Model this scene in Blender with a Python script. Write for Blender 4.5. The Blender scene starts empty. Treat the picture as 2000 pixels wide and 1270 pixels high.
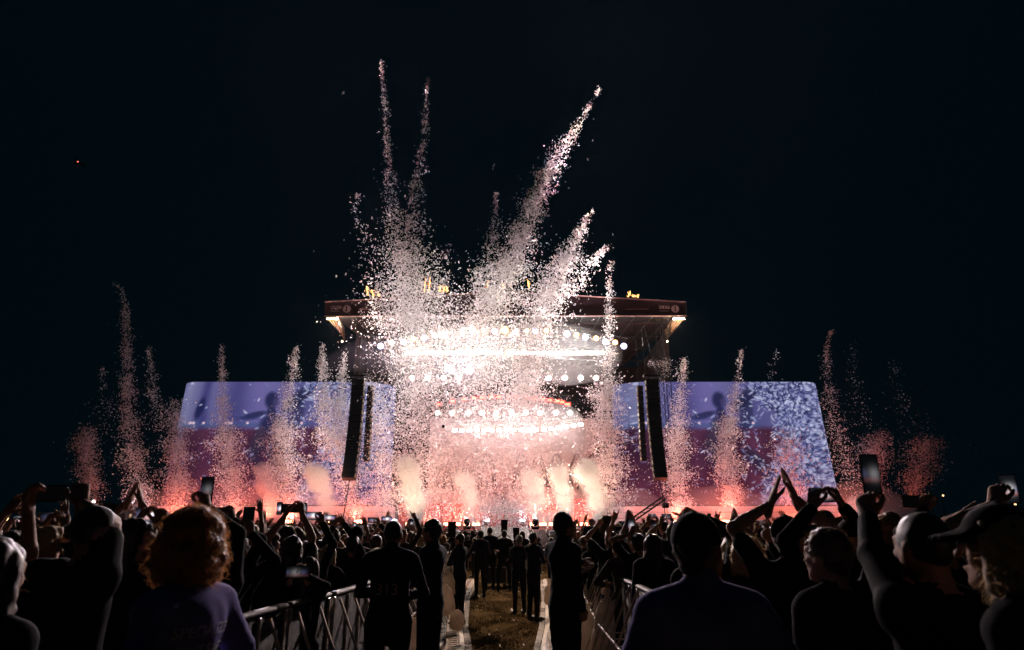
import bpy, bmesh, math, random
import numpy as np
from mathutils import Vector, Matrix, Quaternion
from mathutils.bvhtree import BVHTree

# ------------------------------------------------------------------ camera, sky, exposure
SC = bpy.context.scene
COL = SC.collection
rnd = random.Random(11)
NPR = np.random.default_rng(7)

EYE = 1.72
FPX = 1333.0                      # focal length in pixels of a 2000 px wide frame (24 mm)
TILT = math.atan(405.0 / FPX)
cam_data = bpy.data.cameras.new('camera')
cam_data.sensor_width = 36.0
cam_data.lens = 36.0 * FPX / 2000.0
cam_data.clip_start = 0.05
cam_data.clip_end = 2000
cam_data.dof.use_dof = True
cam_data.dof.focus_distance = 26.0
cam_data.dof.aperture_fstop = 3.2
cam = bpy.data.objects.new('camera', cam_data)
COL.objects.link(cam)
cam.location = (0, 0, EYE)
cam.rotation_euler = (math.pi / 2 + TILT, 0, 0)
SC.camera = cam

world = bpy.data.worlds.new('World')
SC.world = world
world.use_nodes = True
wn, wl = world.node_tree.nodes, world.node_tree.links
wbg = wn['Background']
sky = wn.new('ShaderNodeTexSky')
sky.sky_type = 'NISHITA'
sky.sun_disc = False
sky.sun_elevation = math.radians(2)
sky.sun_rotation = math.radians(200)
navy = wn.new('ShaderNodeRGB')
navy.outputs[0].default_value = (0.0000, 0.0026, 0.0042, 1)
mixs = wn.new('ShaderNodeMix'); mixs.data_type = 'RGBA'
mixs.inputs[0].default_value = 0.00003          # deep night: almost nothing left of the daylight sky
wl.new(navy.outputs[0], mixs.inputs[6]); wl.new(sky.outputs[0], mixs.inputs[7])
wl.new(mixs.outputs[2], wbg.inputs[0])
wbg.inputs[1].default_value = 1.0

SC.view_settings.view_transform = 'Standard'
SC.view_settings.look = 'None'
SC.view_settings.exposure = 0.0
SC.view_settings.gamma = 1.0
SC.render.engine = 'CYCLES'
cy = SC.cycles
cy.max_bounces = 6
cy.diffuse_bounces = 2
cy.glossy_bounces = 2
cy.transmission_bounces = 3
cy.volume_bounces = 4
cy.transparent_max_bounces = 8
cy.caustics_reflective = False
cy.caustics_refractive = False
cy.sample_clamp_indirect = 4.0
cy.use_denoising = True
cy.use_light_tree = True

HAZE = 0.00004
CT, ST = math.cos(TILT), math.sin(TILT)


def pix(x, y, Y):
    """World point at horizontal distance Y seen at photo pixel (x, y)."""
    u, v = (x - 1000.0), (635.0 - y)
    d = Vector((u, FPX * CT - v * ST, FPX * ST + v * CT))
    k = Y / d.y
    return Vector((d.x * k, Y, EYE + d.z * k))


def ppm(x, y, Y):
    """Photo pixels per metre there."""
    p = pix(x, y, Y)
    return FPX / (p.y * CT + (p.z - EYE) * ST)


def to_pix(p):
    z = p[1] * CT + (p[2] - EYE) * ST
    v = -p[1] * ST + (p[2] - EYE) * CT
    return 1000 + FPX * p[0] / z, 635 - FPX * v / z


# ------------------------------------------------------------------ materials
def srgb(r, g, b):
    f = lambda c: (c / 255 / 12.92) if c / 255 <= 0.04045 else ((c / 255 + 0.055) / 1.055) ** 2.4
    return (f(r), f(g), f(b))


MATS = {}


def mat(name, col, rough=0.6, metal=0.0, var=0.25, scale=6.0, bump=0.0, bscale=40.0, sheen=0.0, objcol=False,
        coord='Object', spec=0.4):
    if name in MATS:
        return MATS[name]
    m = bpy.data.materials.new(name)
    m.use_nodes = True
    nt = m.node_tree
    N, L = nt.nodes, nt.links
    b = N['Principled BSDF']
    b.inputs['Roughness'].default_value = rough
    b.inputs['Metallic'].default_value = metal
    b.inputs['Specular IOR Level'].default_value = spec
    if sheen:
        b.inputs['Sheen Weight'].default_value = sheen
        b.inputs['Sheen Roughness'].default_value = 0.45
    tc = N.new('ShaderNodeTexCoord')
    nz = N.new('ShaderNodeTexNoise')
    nz.inputs['Scale'].default_value = scale
    nz.inputs['Detail'].default_value = 5
    L.new(tc.outputs[coord], nz.inputs['Vector'])
    mp = N.new('ShaderNodeMapRange')
    mp.inputs[1].default_value = 0.3
    mp.inputs[2].default_value = 0.7
    mp.inputs[3].default_value = 1 - var
    mp.inputs[4].default_value = 1 + var
    L.new(nz.outputs[0], mp.inputs[0])
    mx = N.new('ShaderNodeVectorMath')
    mx.operation = 'SCALE'
    L.new(mp.outputs[0], mx.inputs['Scale'])
    if objcol:
        oi = N.new('ShaderNodeObjectInfo')
        L.new(oi.outputs['Color'], mx.inputs[0])
    else:
        mx.inputs[0].default_value = col
    L.new(mx.outputs[0], b.inputs['Base Color'])
    if bump:
        n2 = N.new('ShaderNodeTexNoise')
        n2.inputs['Scale'].default_value = bscale
        n2.inputs['Detail'].default_value = 4
        L.new(tc.outputs[coord], n2.inputs['Vector'])
        bp = N.new('ShaderNodeBump')
        bp.inputs['Strength'].default_value = bump
        bp.inputs['Distance'].default_value = 0.02
        L.new(n2.outputs[0], bp.inputs['Height'])
        L.new(bp.outputs[0], b.inputs['Normal'])
    MATS[name] = m
    return m


def emit(name, col, strength):
    if name in MATS:
        return MATS[name]
    m = bpy.data.materials.new(name)
    m.use_nodes = True
    nt = m.node_tree
    nt.nodes.remove(nt.nodes['Principled BSDF'])
    e = nt.nodes.new('ShaderNodeEmission')
    e.inputs[0].default_value = (*col, 1)
    e.inputs[1].default_value = strength
    nt.links.new(e.outputs[0], nt.nodes['Material Output'].inputs[0])
    MATS[name] = m
    return m


def emit_attr(name, strength):
    """A lit display: shows the picture stored in the colour attribute 'picture'."""
    if name in MATS:
        return MATS[name]
    m = bpy.data.materials.new(name)
    m.use_nodes = True
    nt = m.node_tree
    nt.nodes.remove(nt.nodes['Principled BSDF'])
    a = nt.nodes.new('ShaderNodeAttribute')
    a.attribute_name = 'picture'
    e = nt.nodes.new('ShaderNodeEmission')
    e.inputs[1].default_value = strength
    nt.links.new(a.outputs['Color'], e.inputs[0])
    nt.links.new(e.outputs[0], nt.nodes['Material Output'].inputs[0])
    MATS[name] = m
    return m


def paper_mat(name, col, trans=0.45, var=0.0):
    if name in MATS:
        return MATS[name]
    m = bpy.data.materials.new(name)
    m.use_nodes = True
    nt = m.node_tree
    N, L = nt.nodes, nt.links
    N.remove(N['Principled BSDF'])
    d = N.new('ShaderNodeBsdfDiffuse')
    t = N.new('ShaderNodeBsdfTranslucent')
    d.inputs[0].default_value = (*col, 1)
    t.inputs[0].default_value = (*col, 1)
    mx = N.new('ShaderNodeMixShader')
    mx.inputs[0].default_value = trans
    L.new(d.outputs[0], mx.inputs[1])
    L.new(t.outputs[0], mx.inputs[2])
    L.new(mx.outputs[0], N['Material Output'].inputs[0])
    MATS[name] = m
    return m


def vol_mat(name, col, density, aniso=0.0):
    if name in MATS:
        return MATS[name]
    m = bpy.data.materials.new(name)
    m.use_nodes = True
    N, L = m.node_tree.nodes, m.node_tree.links
    N.remove(N['Principled BSDF'])
    v = N.new('ShaderNodeVolumePrincipled')
    v.inputs['Color'].default_value = (*col, 1)
    v.inputs['Density'].default_value = density
    v.inputs['Anisotropy'].default_value = aniso
    L.new(v.outputs[0], N['Material Output'].inputs['Volume'])
    MATS[name] = m
    return m


# ------------------------------------------------------------------ object helpers
def tag(o, label=None, cat=None, group=None, kind=None):
    if label:
        o['label'] = label
    if cat:
        o['category'] = cat
    if group:
        o['group'] = group
    if kind:
        o['kind'] = kind
    return o


def link(name, me, parent=None, loc=None, rz=None):
    o = bpy.data.objects.new(name, me)
    COL.objects.link(o)
    if parent is not None:
        o.parent = parent
    if loc is not None:
        o.location = loc
    if rz is not None:
        o.rotation_euler = (0, 0, rz)
    return o


def empty(name, loc=(0, 0, 0), rz=0.0):
    o = bpy.data.objects.new(name, None)
    o.empty_display_size = 0.2
    COL.objects.link(o)
    o.location = loc
    o.rotation_euler = (0, 0, rz)
    return o


def copy_tree(o, parent=None):
    c = o.copy()
    COL.objects.link(c)
    c.parent = parent
    for ch in o.children:
        copy_tree(ch, c)
    return c


class MB:
    """Collects shapes; build() links them as one mesh."""

    def __init__(s):
        s.v, s.f, s.mi = [], [], []
        s.m = 0

    def _add(s, vs, fs):
        o = len(s.v)
        s.v += [tuple(v) for v in vs]
        for f in fs:
            s.f.append(tuple(i + o for i in f))
            s.mi.append(s.m)
        return s

    def box(s, c, d, R=None, bev=0.0):
        x, y, z = d[0] / 2, d[1] / 2, d[2] / 2
        if bev > 0:
            b = min(bev, x * .9, y * .9, z * .9)
            vs = []
            for sx in (-1, 1):
                for sy in (-1, 1):
                    for sz in (-1, 1):
                        vs += [(sx * x, sy * (y - b), sz * (z - b)), (sx * (x - b), sy * y, sz * (z - b)), (sx * (x - b), sy * (y - b), sz * z)]
            bm = bmesh.new()
            bv = [bm.verts.new(v) for v in vs]
            bmesh.ops.convex_hull(bm, input=bv)
            bm.verts.index_update()
            vs = [v.co.copy() for v in bm.verts]
            fs = [tuple(v.index for v in f.verts) for f in bm.faces]
            bm.free()
        else:
            vs = [(-x, -y, -z), (x, -y, -z), (x, y, -z), (-x, y, -z), (-x, -y, z), (x, -y, z), (x, y, z), (-x, y, z)]
            fs = [(0, 3, 2, 1), (4, 5, 6, 7), (0, 1, 5, 4), (1, 2, 6, 5), (2, 3, 7, 6), (3, 0, 4, 7)]
        out = []
        for v in vs:
            v = Vector(v)
            if R is not None:
                v = R @ v
            out.append(v + Vector(c))
        return s._add(out, fs)

    def tube(s, a, b, r, n=6, r2=None, cap=True):
        a, b = Vector(a), Vector(b)
        r2 = r if r2 is None else r2
        d = (b - a)
        if d.length < 1e-6:
            return s
        d.normalize()
        u = d.orthogonal().normalized()
        w = d.cross(u)
        vs = []
        for p, rr in ((a, r), (b, r2)):
            for i in range(n):
                t = 2 * math.pi * i / n
                vs.append(p + u * (math.cos(t) * rr) + w * (math.sin(t) * rr))
        fs = [(i, (i + 1) % n, n + (i + 1) % n, n + i) for i in range(n)]
        if cap:
            fs += [tuple(range(n - 1, -1, -1)), tuple(range(n, 2 * n))]
        return s._add(vs, fs)

    def path(s, pts, r, n=6, taper=None):
        pts = [Vector(p) for p in pts]
        vs, fs = [], []
        up = Vector((0, 0, 1))
        for k, p in enumerate(pts):
            d = (pts[min(k + 1, len(pts) - 1)] - pts[max(k - 1, 0)])
            d.normalize()
            u = d.cross(up)
            if u.length < 1e-3:
                u = d.orthogonal()
            u.normalize()
            w = u.cross(d)
            rr = r if taper is None else r * taper[k]
            for i in range(n):
                t = 2 * math.pi * i / n
                vs.append(p + u * (math.cos(t) * rr) + w * (math.sin(t) * rr))
        for k in range(len(pts) - 1):
            for i in range(n):
                j = (i + 1) % n
                fs.append((k * n + i, k * n + j, (k + 1) * n + j, (k + 1) * n + i))
        fs += [tuple(range(n - 1, -1, -1)), tuple(range((len(pts) - 1) * n, len(pts) * n))]
        return s._add(vs, fs)

    def prism(s, poly, axis, h):
        """Extrude a 3-D polygon by the vector axis*h."""
        n = len(poly)
        a = [Vector(p) for p in poly]
        b = [p + Vector(axis) * h for p in a]
        fs = [tuple(range(n)), tuple(range(2 * n - 1, n - 1, -1))]
        fs += [(i, n + i, n + (i + 1) % n, (i + 1) % n) for i in range(n)]
        return s._add(a + b, fs)

    def sphere(s, c, r, n=12, m=8, sc=(1, 1, 1)):
        vs = [Vector(c) + Vector((0, 0, r * sc[2]))]
        for j in range(1, m):
            ph = math.pi * j / m
            for i in range(n):
                t = 2 * math.pi * i / n
                vs.append(Vector(c) + Vector((r * sc[0] * math.sin(ph) * math.cos(t), r * sc[1] * math.sin(ph) * math.sin(t), r * sc[2] * math.cos(ph))))
        vs.append(Vector(c) - Vector((0, 0, r * sc[2])))
        fs = [(0, 1 + i, 1 + (i + 1) % n) for i in range(n)]
        for j in range(m - 2):
            for i in range(n):
                a = 1 + j * n
                fs.append((a + i, a + n + i, a + n + (i + 1) % n, a + (i + 1) % n))
        e = len(vs) - 1
        a = 1 + (m - 2) * n
        fs += [(a + i, e, a + (i + 1) % n) for i in range(n)]
        return s._add(vs, fs)

    def mesh(s, name, mats, smooth=False):
        me = bpy.data.meshes.new(name)
        me.from_pydata(s.v, [], s.f)
        mats = mats if isinstance(mats, (list, tuple)) else [mats]
        for m in mats:
            me.materials.append(m)
        if len(mats) > 1:
            me.polygons.foreach_set('material_index', s.mi)
        bm = bmesh.new()
        bm.from_mesh(me)
        bmesh.ops.recalc_face_normals(bm, faces=bm.faces)
        bm.to_mesh(me)
        bm.free()
        if smooth:
            me.polygons.foreach_set('use_smooth', [True] * len(me.polygons))
        me.update()
        return me

    def build(s, name, mats, parent=None, smooth=False, **kw):
        return link(name, s.mesh(name, mats, smooth), parent, **kw)


def np_mesh(name, V, F, mats, smooth=False, mi=None):
    """V (n,3), F (m,k) arrays -> mesh."""
    V = np.asarray(V, np.float32)
    F = np.asarray(F, np.int32)
    me = bpy.data.meshes.new(name)
    me.vertices.add(len(V))
    me.vertices.foreach_set('co', V.ravel())
    k = F.shape[1]
    me.loops.add(F.size)
    me.loops.foreach_set('vertex_index', F.ravel())
    me.polygons.add(len(F))
    me.polygons.foreach_set('loop_start', np.arange(len(F), dtype=np.int32) * k)
    me.polygons.foreach_set('loop_total', np.full(len(F), k, np.int32))
    for m in (mats if isinstance(mats, (list, tuple)) else [mats]):
        me.materials.append(m)
    if mi is not None:
        me.polygons.foreach_set('material_index', np.asarray(mi, np.int32))
    if smooth:
        me.polygons.foreach_set('use_smooth', np.ones(len(F), bool))
    me.update(calc_edges=True)
    me.validate()
    return me


def set_picture(me, cols):
    """cols (nverts,3) linear colours per vertex."""
    at = me.color_attributes.new('picture', 'FLOAT_COLOR', 'POINT')
    c = np.ones((len(cols), 4), np.float32)
    c[:, :3] = cols
    at.data.foreach_set('color', c.ravel())


def ordinal(n):
    ones = ['', 'first', 'second', 'third', 'fourth', 'fifth', 'sixth', 'seventh', 'eighth', 'ninth', 'tenth', 'eleventh', 'twelfth',
            'thirteenth', 'fourteenth', 'fifteenth', 'sixteenth', 'seventeenth', 'eighteenth', 'nineteenth']
    tens = {2: 'twenty', 3: 'thirty', 4: 'forty', 5: 'fifty', 6: 'sixty', 7: 'seventy', 8: 'eighty', 9: 'ninety'}
    tth = {2: 'twentieth', 3: 'thirtieth', 4: 'fortieth', 5: 'fiftieth', 6: 'sixtieth', 7: 'seventieth', 8: 'eightieth', 9: 'ninetieth'}
    if n < 20:
        return ones[n]
    if n >= 100:
        return 'hundred-and-' + ordinal(n - 100) if n > 100 else 'hundredth'
    return tth[n // 10] if n % 10 == 0 else tens[n // 10] + '-' + ones[n % 10]


_font = [0]


def text_verts(txt, size, align='CENTER', spacing=1.0, bold=0.0):
    """Flat text as (verts, faces) in the XY plane, from Blender's built-in font."""
    cu = bpy.data.curves.new('lettering', 'FONT')
    cu.body = txt
    cu.size = size
    cu.align_x = align
    cu.space_character = spacing
    cu.offset = bold
    cu.resolution_u = 3
    o = bpy.data.objects.new('lettering', cu)
    COL.objects.link(o)
    dg = bpy.context.evaluated_depsgraph_get()
    me = bpy.data.meshes.new_from_object(o.evaluated_get(dg))
    vs = [v.co.copy() for v in me.vertices]
    fs = [tuple(p.vertices) for p in me.polygons]
    bpy.data.objects.remove(o)
    bpy.data.curves.remove(cu)
    bpy.data.meshes.remove(me)
    return vs, fs


# smooth pseudo-noise for shaping and pictures
def wav(x, y, z, freq, seed, n=5):
    r = np.random.default_rng(seed)
    out = 0.0
    for i in range(n):
        k = r.normal(size=3)
        k = k / np.linalg.norm(k) * freq * r.uniform(0.6, 1.7)
        out = out + np.sin(k[0] * x + k[1] * y + k[2] * z + r.uniform(0, 6.28))
    return out / n

# ------------------------------------------------------------------ ground and aisle
M_grass = mat('trampled_grass', (0.085, 0.055, 0.026), 0.95, var=0.5, scale=1.6, bump=0.8, bscale=14, spec=0.0)
nx = 40
gm = MB()
gm._add([(-230, -60, 0), (230, -60, 0), (230, 260, 0), (-230, 260, 0)], [(0, 1, 2, 3)])
tag(gm.build('ground', M_grass), kind='structure')


def aisle_left(Y):
    return float(np.interp(Y, [3, 9, 11.5, 14, 20, 27], [-0.90, -1.02, -1.08, -1.30, -1.62, -1.70]))


def aisle_right(Y):
    return float(np.interp(Y, [3, 9, 11.5, 14, 20, 27], [0.70, 0.76, 0.80, 0.98, 1.28, 1.50]))


# cable-track mats along both sides of the aisle: separate moulded panels, each with ribs
M_track = mat('track_plastic', (0.50, 0.38, 0.31), 0.6, var=0.35, scale=9, bump=0.25, bscale=60, spec=0.15)
M_trackd = mat('track_side', (0.26, 0.20, 0.16), 0.7, var=0.35, scale=9, spec=0.1)
for side, fn, lab in ((-1, aisle_left, 'pale ribbed cable track lying along the left side of the aisle'),
                      (1, aisle_right, 'pale ribbed cable track lying along the right side of the aisle')):
    root = empty('cable_track', (fn(9), 9, 0))
    tag(root, lab, 'cable track', 'cable tracks')
    Y = 8.6
    while Y < 27:
        L_ = 0.62
        x0, x1 = fn(Y), fn(Y + L_)
        ang = math.atan2(-(x1 - x0), L_)
        mb = MB()
        w = 0.36
        s = -side
        for (a, b, h0, h1) in ((0, .07, .004, .05), (.07, .29, .05, .05), (.29, .36, .05, .004)):
            mb._add([(s * a, 0.008, h0), (s * b, 0.008, h1), (s * b, L_ - .008, h1), (s * a, L_ - .008, h0)], [(0, 1, 2, 3)])
        for a in (.075, .275):
            mb.box((s * a, L_ / 2, .056), (.014, L_ - .02, .014))
        for k in range(3):
            mb.box((s * .175, .1 + k * .2, .0535), (.13, .05, .008))
        p = mb.build('track_panel', M_track, root)
        p.location = (x0 - root.location.x, Y - 9, 0)
        p.rotation_euler = (0, 0, ang)
        mb = MB()
        mb._add([(s * .37, .01, .006), (s * .47, .01, .006), (s * .47, L_ - .01, .006), (s * .37, L_ - .01, .006)], [(0, 1, 2, 3)])
        p = mb.build('edge_strip', M_trackd, root)
        p.location = (x0 - root.location.x, Y - 9, 0)
        p.rotation_euler = (0, 0, ang)
        Y += L_

# short trodden grass in the aisle
gv, gf = [], []
for i in range(16000):
    Y = 9.5 + 20 * rnd.random() ** 1.3
    xl, xr = aisle_left(Y) + .47, aisle_right(Y) - .47
    if Y > 20:
        xl, xr = -2.2, 2.2
    x = rnd.uniform(xl, xr)
    if math.sin(x * 5 + Y * 1.3) + math.sin(Y * 2.1 - x * 3) + rnd.gauss(0, .8) < -.5:
        continue
    h = rnd.uniform(.015, .05)
    a = rnd.uniform(0, 6.28)
    w = .006
    le = rnd.uniform(.01, .04)
    k = len(gv)
    gv += [(x - w * math.cos(a), Y - w * math.sin(a), 0), (x + w * math.cos(a), Y + w * math.sin(a), 0), (x + le * math.sin(a), Y + le * math.cos(a), h)]
    gf.append((k, k + 1, k + 2))
tag(link('grass', np_mesh('grass', gv, gf, mat('grass_blade', (0.13, 0.09, 0.035), 0.9, var=0.5, scale=3, spec=0.0))), 'short trodden brown grass down the middle of the aisle', 'grass', kind='stuff')

# ------------------------------------------------------------------ stage
M_black = mat('black_cloth', (0.012, 0.012, 0.013), 0.9, var=0.3, scale=2)
M_steel = mat('truss_steel', (0.05, 0.05, 0.052), 0.6, 0.5, var=0.2)
M_dark = mat('dark_metal', (0.014, 0.014, 0.015), 0.7, 0.1, var=0.3, spec=0.12)
M_maroon = mat('maroon_banner', (0.024, 0.007, 0.010), 0.85, var=0.15, scale=1.2, sheen=0.1)
M_logo = mat('logo_print', (0.20, 0.13, 0.13), 0.8, var=0.1)
M_tan = mat('tan_drape', (0.5, 0.36, 0.22), 0.8, var=0.25, scale=2.5, bump=0.4, bscale=8)
M_red = mat('red_curtain', (0.5, 0.045, 0.04), 0.8, var=0.25, scale=3)
M_pale = mat('pale_cloth', (0.80, 0.74, 0.80), 0.75, var=0.12, scale=1.3)
M_backdrop = mat('painted_backdrop', (0.50, 0.46, 0.47), 0.85, var=0.2, scale=0.8)
M_trace = mat('painted_tracery', (0.20, 0.18, 0.19), 0.85, var=0.2, scale=0.8)

deck = empty('stage_deck', (0, 53, 0))
tag(deck, 'wide raised stage deck with dark front skirt at the end of the aisle', 'stage')
MB().box((0, 8.5, 1.8), (30, 16, .2)).build('deck_top', M_dark, deck)
for k in range(15):
    MB().box((-14 + k * 2, .52, .85), (1.96, .06, 1.7)).build('skirt_panel', M_black, deck)

roof = empty('stage_roof', (0, 54, 19))
tag(roof, 'dark maroon stage roof banner spanning the whole stage with a low peak', 'stage roof')
A = [pix(635, 590, 54), pix(985, 570, 54), pix(1340, 590, 54), pix(1341, 617, 54), pix(634, 618, 54)]
off = roof.location
fas = MB().prism([p - off for p in A], (0, 1, 0), .25).build('fascia', M_maroon, roof)
ed = MB()
for a, b in ((A[0], A[1]), (A[1], A[2]), (A[3], A[4])):
    ed.tube(a - off + Vector((0, -.02, 0)), b - off + Vector((0, -.02, 0)), .05, 6)
ed.build('edge_pipe', mat('edge_pipe', (0.35, 0.22, 0.2), 0.5, 0.5), roof)
# the ceiling behind the fascia, with purlins that run back
zc = A[4].z + .5
MB().prism([(A[4].x - off.x, .3, zc - 19), (A[3].x - off.x, .3, zc - 19), (12, 17, zc - 19.6), (-12, 17, zc - 19.6)], (0, 0, 1), .15).build('ceiling', M_black, roof)
for k in range(19):
    x = -13.5 + k * 1.5
    MB().tube((x, .35, zc - 19.14), (x * .86, 16.5, zc - 19.75), .05, 5).build('purlin', M_steel, roof)
for k in range(4):
    y = 2.5 + k * 4
    MB().tube((-13.5, y, zc - 19.3 - k * .12), (13.5, y, zc - 19.3 - k * .12), .06, 5).build('cross_beam', M_steel, roof)
for sx in (-1, 1):
    MB().box((sx * 13.3, 10, -9.8), (.35, 14, 18)).build('side_wall', M_black, roof)
MB().box((0, 17.2, -9.6), (27, .3, 18.4)).build('rear_wall', M_black, roof)

# lettering on the fascia: three small squares with letters, the word below, the numeral in a disc
def fascia_logo(px):
    root_pts = MB()
    s = 1 / ppm(px, 603, 54)
    c0 = pix(px, 603, 53.9)
    P = lambda dx, dy: c0 - off + Vector((dx * s, 0, -dy * s))
    for k in range(3):
        x = -24 + k * 7.1
        root_pts.prism([P(x, -6), P(x + 6, -6), P(x + 6, 0), P(x, 0)], (0, 1, 0), .04)
    vs, fs = text_verts('RADIO', 5.6 * s, 'LEFT', 1.0, .002)
    root_pts._add([P(-24, 6.4) + Vector((v.x * 1.02, 0, v.y)) for v in vs], fs)
    pts = [P(7 + 7.6 * math.cos(t), .5 + 7.6 * math.sin(t)) for t in np.linspace(0, 6.283, 29)[:-1]]
    root_pts.prism(pts, (0, 1, 0), .04)
    root_pts.build('logo', M_logo, roof)
    inner = MB()
    for k, ch in enumerate('BBC'):
        vs, fs = text_verts(ch, 6.0 * s, 'CENTER', 1.0, .012)
        inner._add([P(-24 + k * 7.1 + 3, -.9) + Vector((v.x, -.03, v.y)) for v in vs], fs)
    vs, fs = text_verts('1', 15 * s, 'CENTER', 1.0, .02)
    inner._add([P(6.6, 5.6) + Vector((v.x, -.03, v.y)) for v in vs], fs)
    inner.build('logo_lettering', M_maroon, roof)


fascia_logo(670)
fascia_logo(1312)
sm = MB()
for x0, n in ((702, 14), (1222, 26)):
    x = x0
    for k in range(n):
        w = rnd.uniform(.9, 1.7)
        p = pix(x, 604, 53.95) - off
        sm.box(p, (w / 25, .03, rnd.choice((.035, .05, .06))))
        x += w + .45
sm.build('small_print', mat('faint_print', (0.2, 0.1, 0.1), 0.8), roof)

# tan side drapes that hang below the ends of the fascia and run back inside
for sx, pts in ((-1, [(636, 620, 54.2), (663, 621, 56), (672, 640, 59), (673, 664, 59), (660, 646, 57)]),
                (1, [(1340, 620, 54.2), (1313, 622, 56), (1299, 638, 59), (1298, 668, 59), (1312, 650, 57)])):
    lab = 'tan side drape under the %s end of the stage roof' % ('left' if sx < 0 else 'right')
    P3 = [pix(*p) for p in pts]
    d = MB().prism(P3, (0, 1, 0), .1).build('side_drape', M_tan)
    tag(d, lab, 'drape', 'side drapes')
    st = MB()
    for k in range(5):
        t = k / 4
        a = P3[0].lerp(P3[1], t)
        b = P3[4].lerp(P3[3], t)
        st.tube(a + Vector((0, -.06, 0)), b + Vector((0, -.06, 0)), .03, 5)
    st.build('batten', M_dark, d)

# towers that carry the roof
def truss_mesh(mb, a, b, w, n, r=.035):
    a, b = Vector(a), Vector(b)
    d = (b - a).normalized()
    u = d.orthogonal().normalized()
    v = d.cross(u)
    cs = [u * w + v * w, u * w - v * w, -u * w - v * w, -u * w + v * w]
    for c in cs:
        mb.tube(a + c, b + c, r, 5)
    for k in range(n):
        p, q = a.lerp(b, k / n), a.lerp(b, (k + 1) / n)
        for i in range(4):
            c, e = cs[i], cs[(i + 1) % 4]
            if k % 2:
                c, e = e, c
            mb.tube(p + c, q + e, r * .6, 4, cap=False)
    return mb


for sx, lab in ((-1, 'dark truss tower holding up the left end of the stage roof'), (1, 'dark truss tower holding up the right end of the stage roof')):
    for yy, l2 in ((55.2, 'front '), ):
        t = truss_mesh(MB(), (sx * 12.6, yy, 0), (sx * 12.6, yy, 19), .35, 22).build('roof_tower', M_dark)
        tag(t, lab, 'tower', 'roof towers')

# painted backdrop with pointed arches, and red curtains on the risers
bd = empty('backdrop', (0, 66, 1.9))
tag(bd, 'pale painted backdrop with pointed gothic arches behind the performers', 'backdrop')
pl, pr = pix(868, 846, 66), pix(1165, 846, 66)
MB().box((0, .1, 5.2), (pr.x - pl.x + 1.2, .1, 10.4)).build('cloth', M_backdrop, bd)


def arch(mb, cx, z0, w, h, r=.09):
    pts = []
    hw = w / 2
    for t in np.linspace(0, 1, 9):
        pts.append((cx - hw + hw * (1 - math.cos(t * 1.35)) / (1 - math.cos(1.35)), 0, z0 + h * math.sin(t * 1.35) / math.sin(1.35)))
    left = pts
    right = [(2 * cx - p[0], 0, p[2]) for p in pts]
    mb.path(left, r, 5)
    mb.path(right, r, 5)


for k, px in enumerate((884, 918, 952, 1018, 1052, 1088, 1128, 1158)):
    c = pix(px, 930, 66)
    mb = MB()
    arch(mb, 0, 0, 1.6, 3.3)
    arch(mb, 0, .1, 1.1, 2.5, .06)
    arch(mb, -.36, 0, .7, 1.4, .05)
    arch(mb, .36, 0, .7, 1.4, .05)
    for t in range(10):
        a, b = t * .6283, (t + 1) * .6283
        mb.tube((.25 * math.cos(a), 0, 1.75 + .25 * math.sin(a)), (.25 * math.cos(b), 0, 1.75 + .25 * math.sin(b)), .04, 4)
    mb.build('arch_tracery', M_trace, bd, loc=(c.x, -.02, c.z - 1.9 - 1.2))


def pleated(mb, x0, x1, y, z0, z1, pitch=.28, amp=.07):
    n = int((x1 - x0) / pitch * 4)
    pts = []
    for i in range(n + 1):
        x = x0 + (x1 - x0) * i / n
        yy = y + amp * math.sin(i * math.pi / 2 + .6) + amp * .4 * math.sin(i * .37)
        pts.append((x, yy))
    vs = [(x, yy, z0) for x, yy in pts] + [(x, yy, z1) for x, yy in pts]
    fs = [(i, i + 1, n + 2 + i, n + 1 + i) for i in range(n)]
    mb._add(vs, fs)


for (xa, ya, xb, yb, Y, lab) in ((780, 985, 935, 1040, 60, 'red pleated curtain on the riser left of the centre ramp'),
                                (935, 1003, 1045, 1040, 61, 'low red pleated curtain behind the centre ramp'),
                                (1045, 985, 1100, 1004, 62, 'dark red riser panel right of the centre'),
                                (1045, 1004, 1120, 1040, 61, 'red pleated curtain on the low riser right of the centre'),
                                (1120, 975, 1172, 1040, 60, 'tall red pleated curtain between the two right smoke jets')):
    a, b = pix(xa, ya, Y), pix(xb, yb, Y)
    mb = MB()
    pleated(mb, a.x, b.x, Y, max(b.z, 1.92), a.z)
    mb.box(((a.x + b.x) / 2, Y + .6, a.z + .02), (b.x - a.x, 1.2, .08))
    tag(mb.build('riser_curtain', M_red), lab, 'curtain', 'riser curtains')

# pale ramp front in the middle
c = [pix(942, 1029, 46), pix(1030, 1029, 46), pix(1038, 1056, 45.6), pix(934, 1056, 45.6)]
r_ = MB().prism(c, (0, 1, 0), 6.5).build('centre_ramp', mat('ramp_front', (0.55, 0.44, 0.36), 0.6, var=0.15))
tag(r_, 'pale sloping ramp front in the middle of the stage edge', 'ramp')

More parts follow.
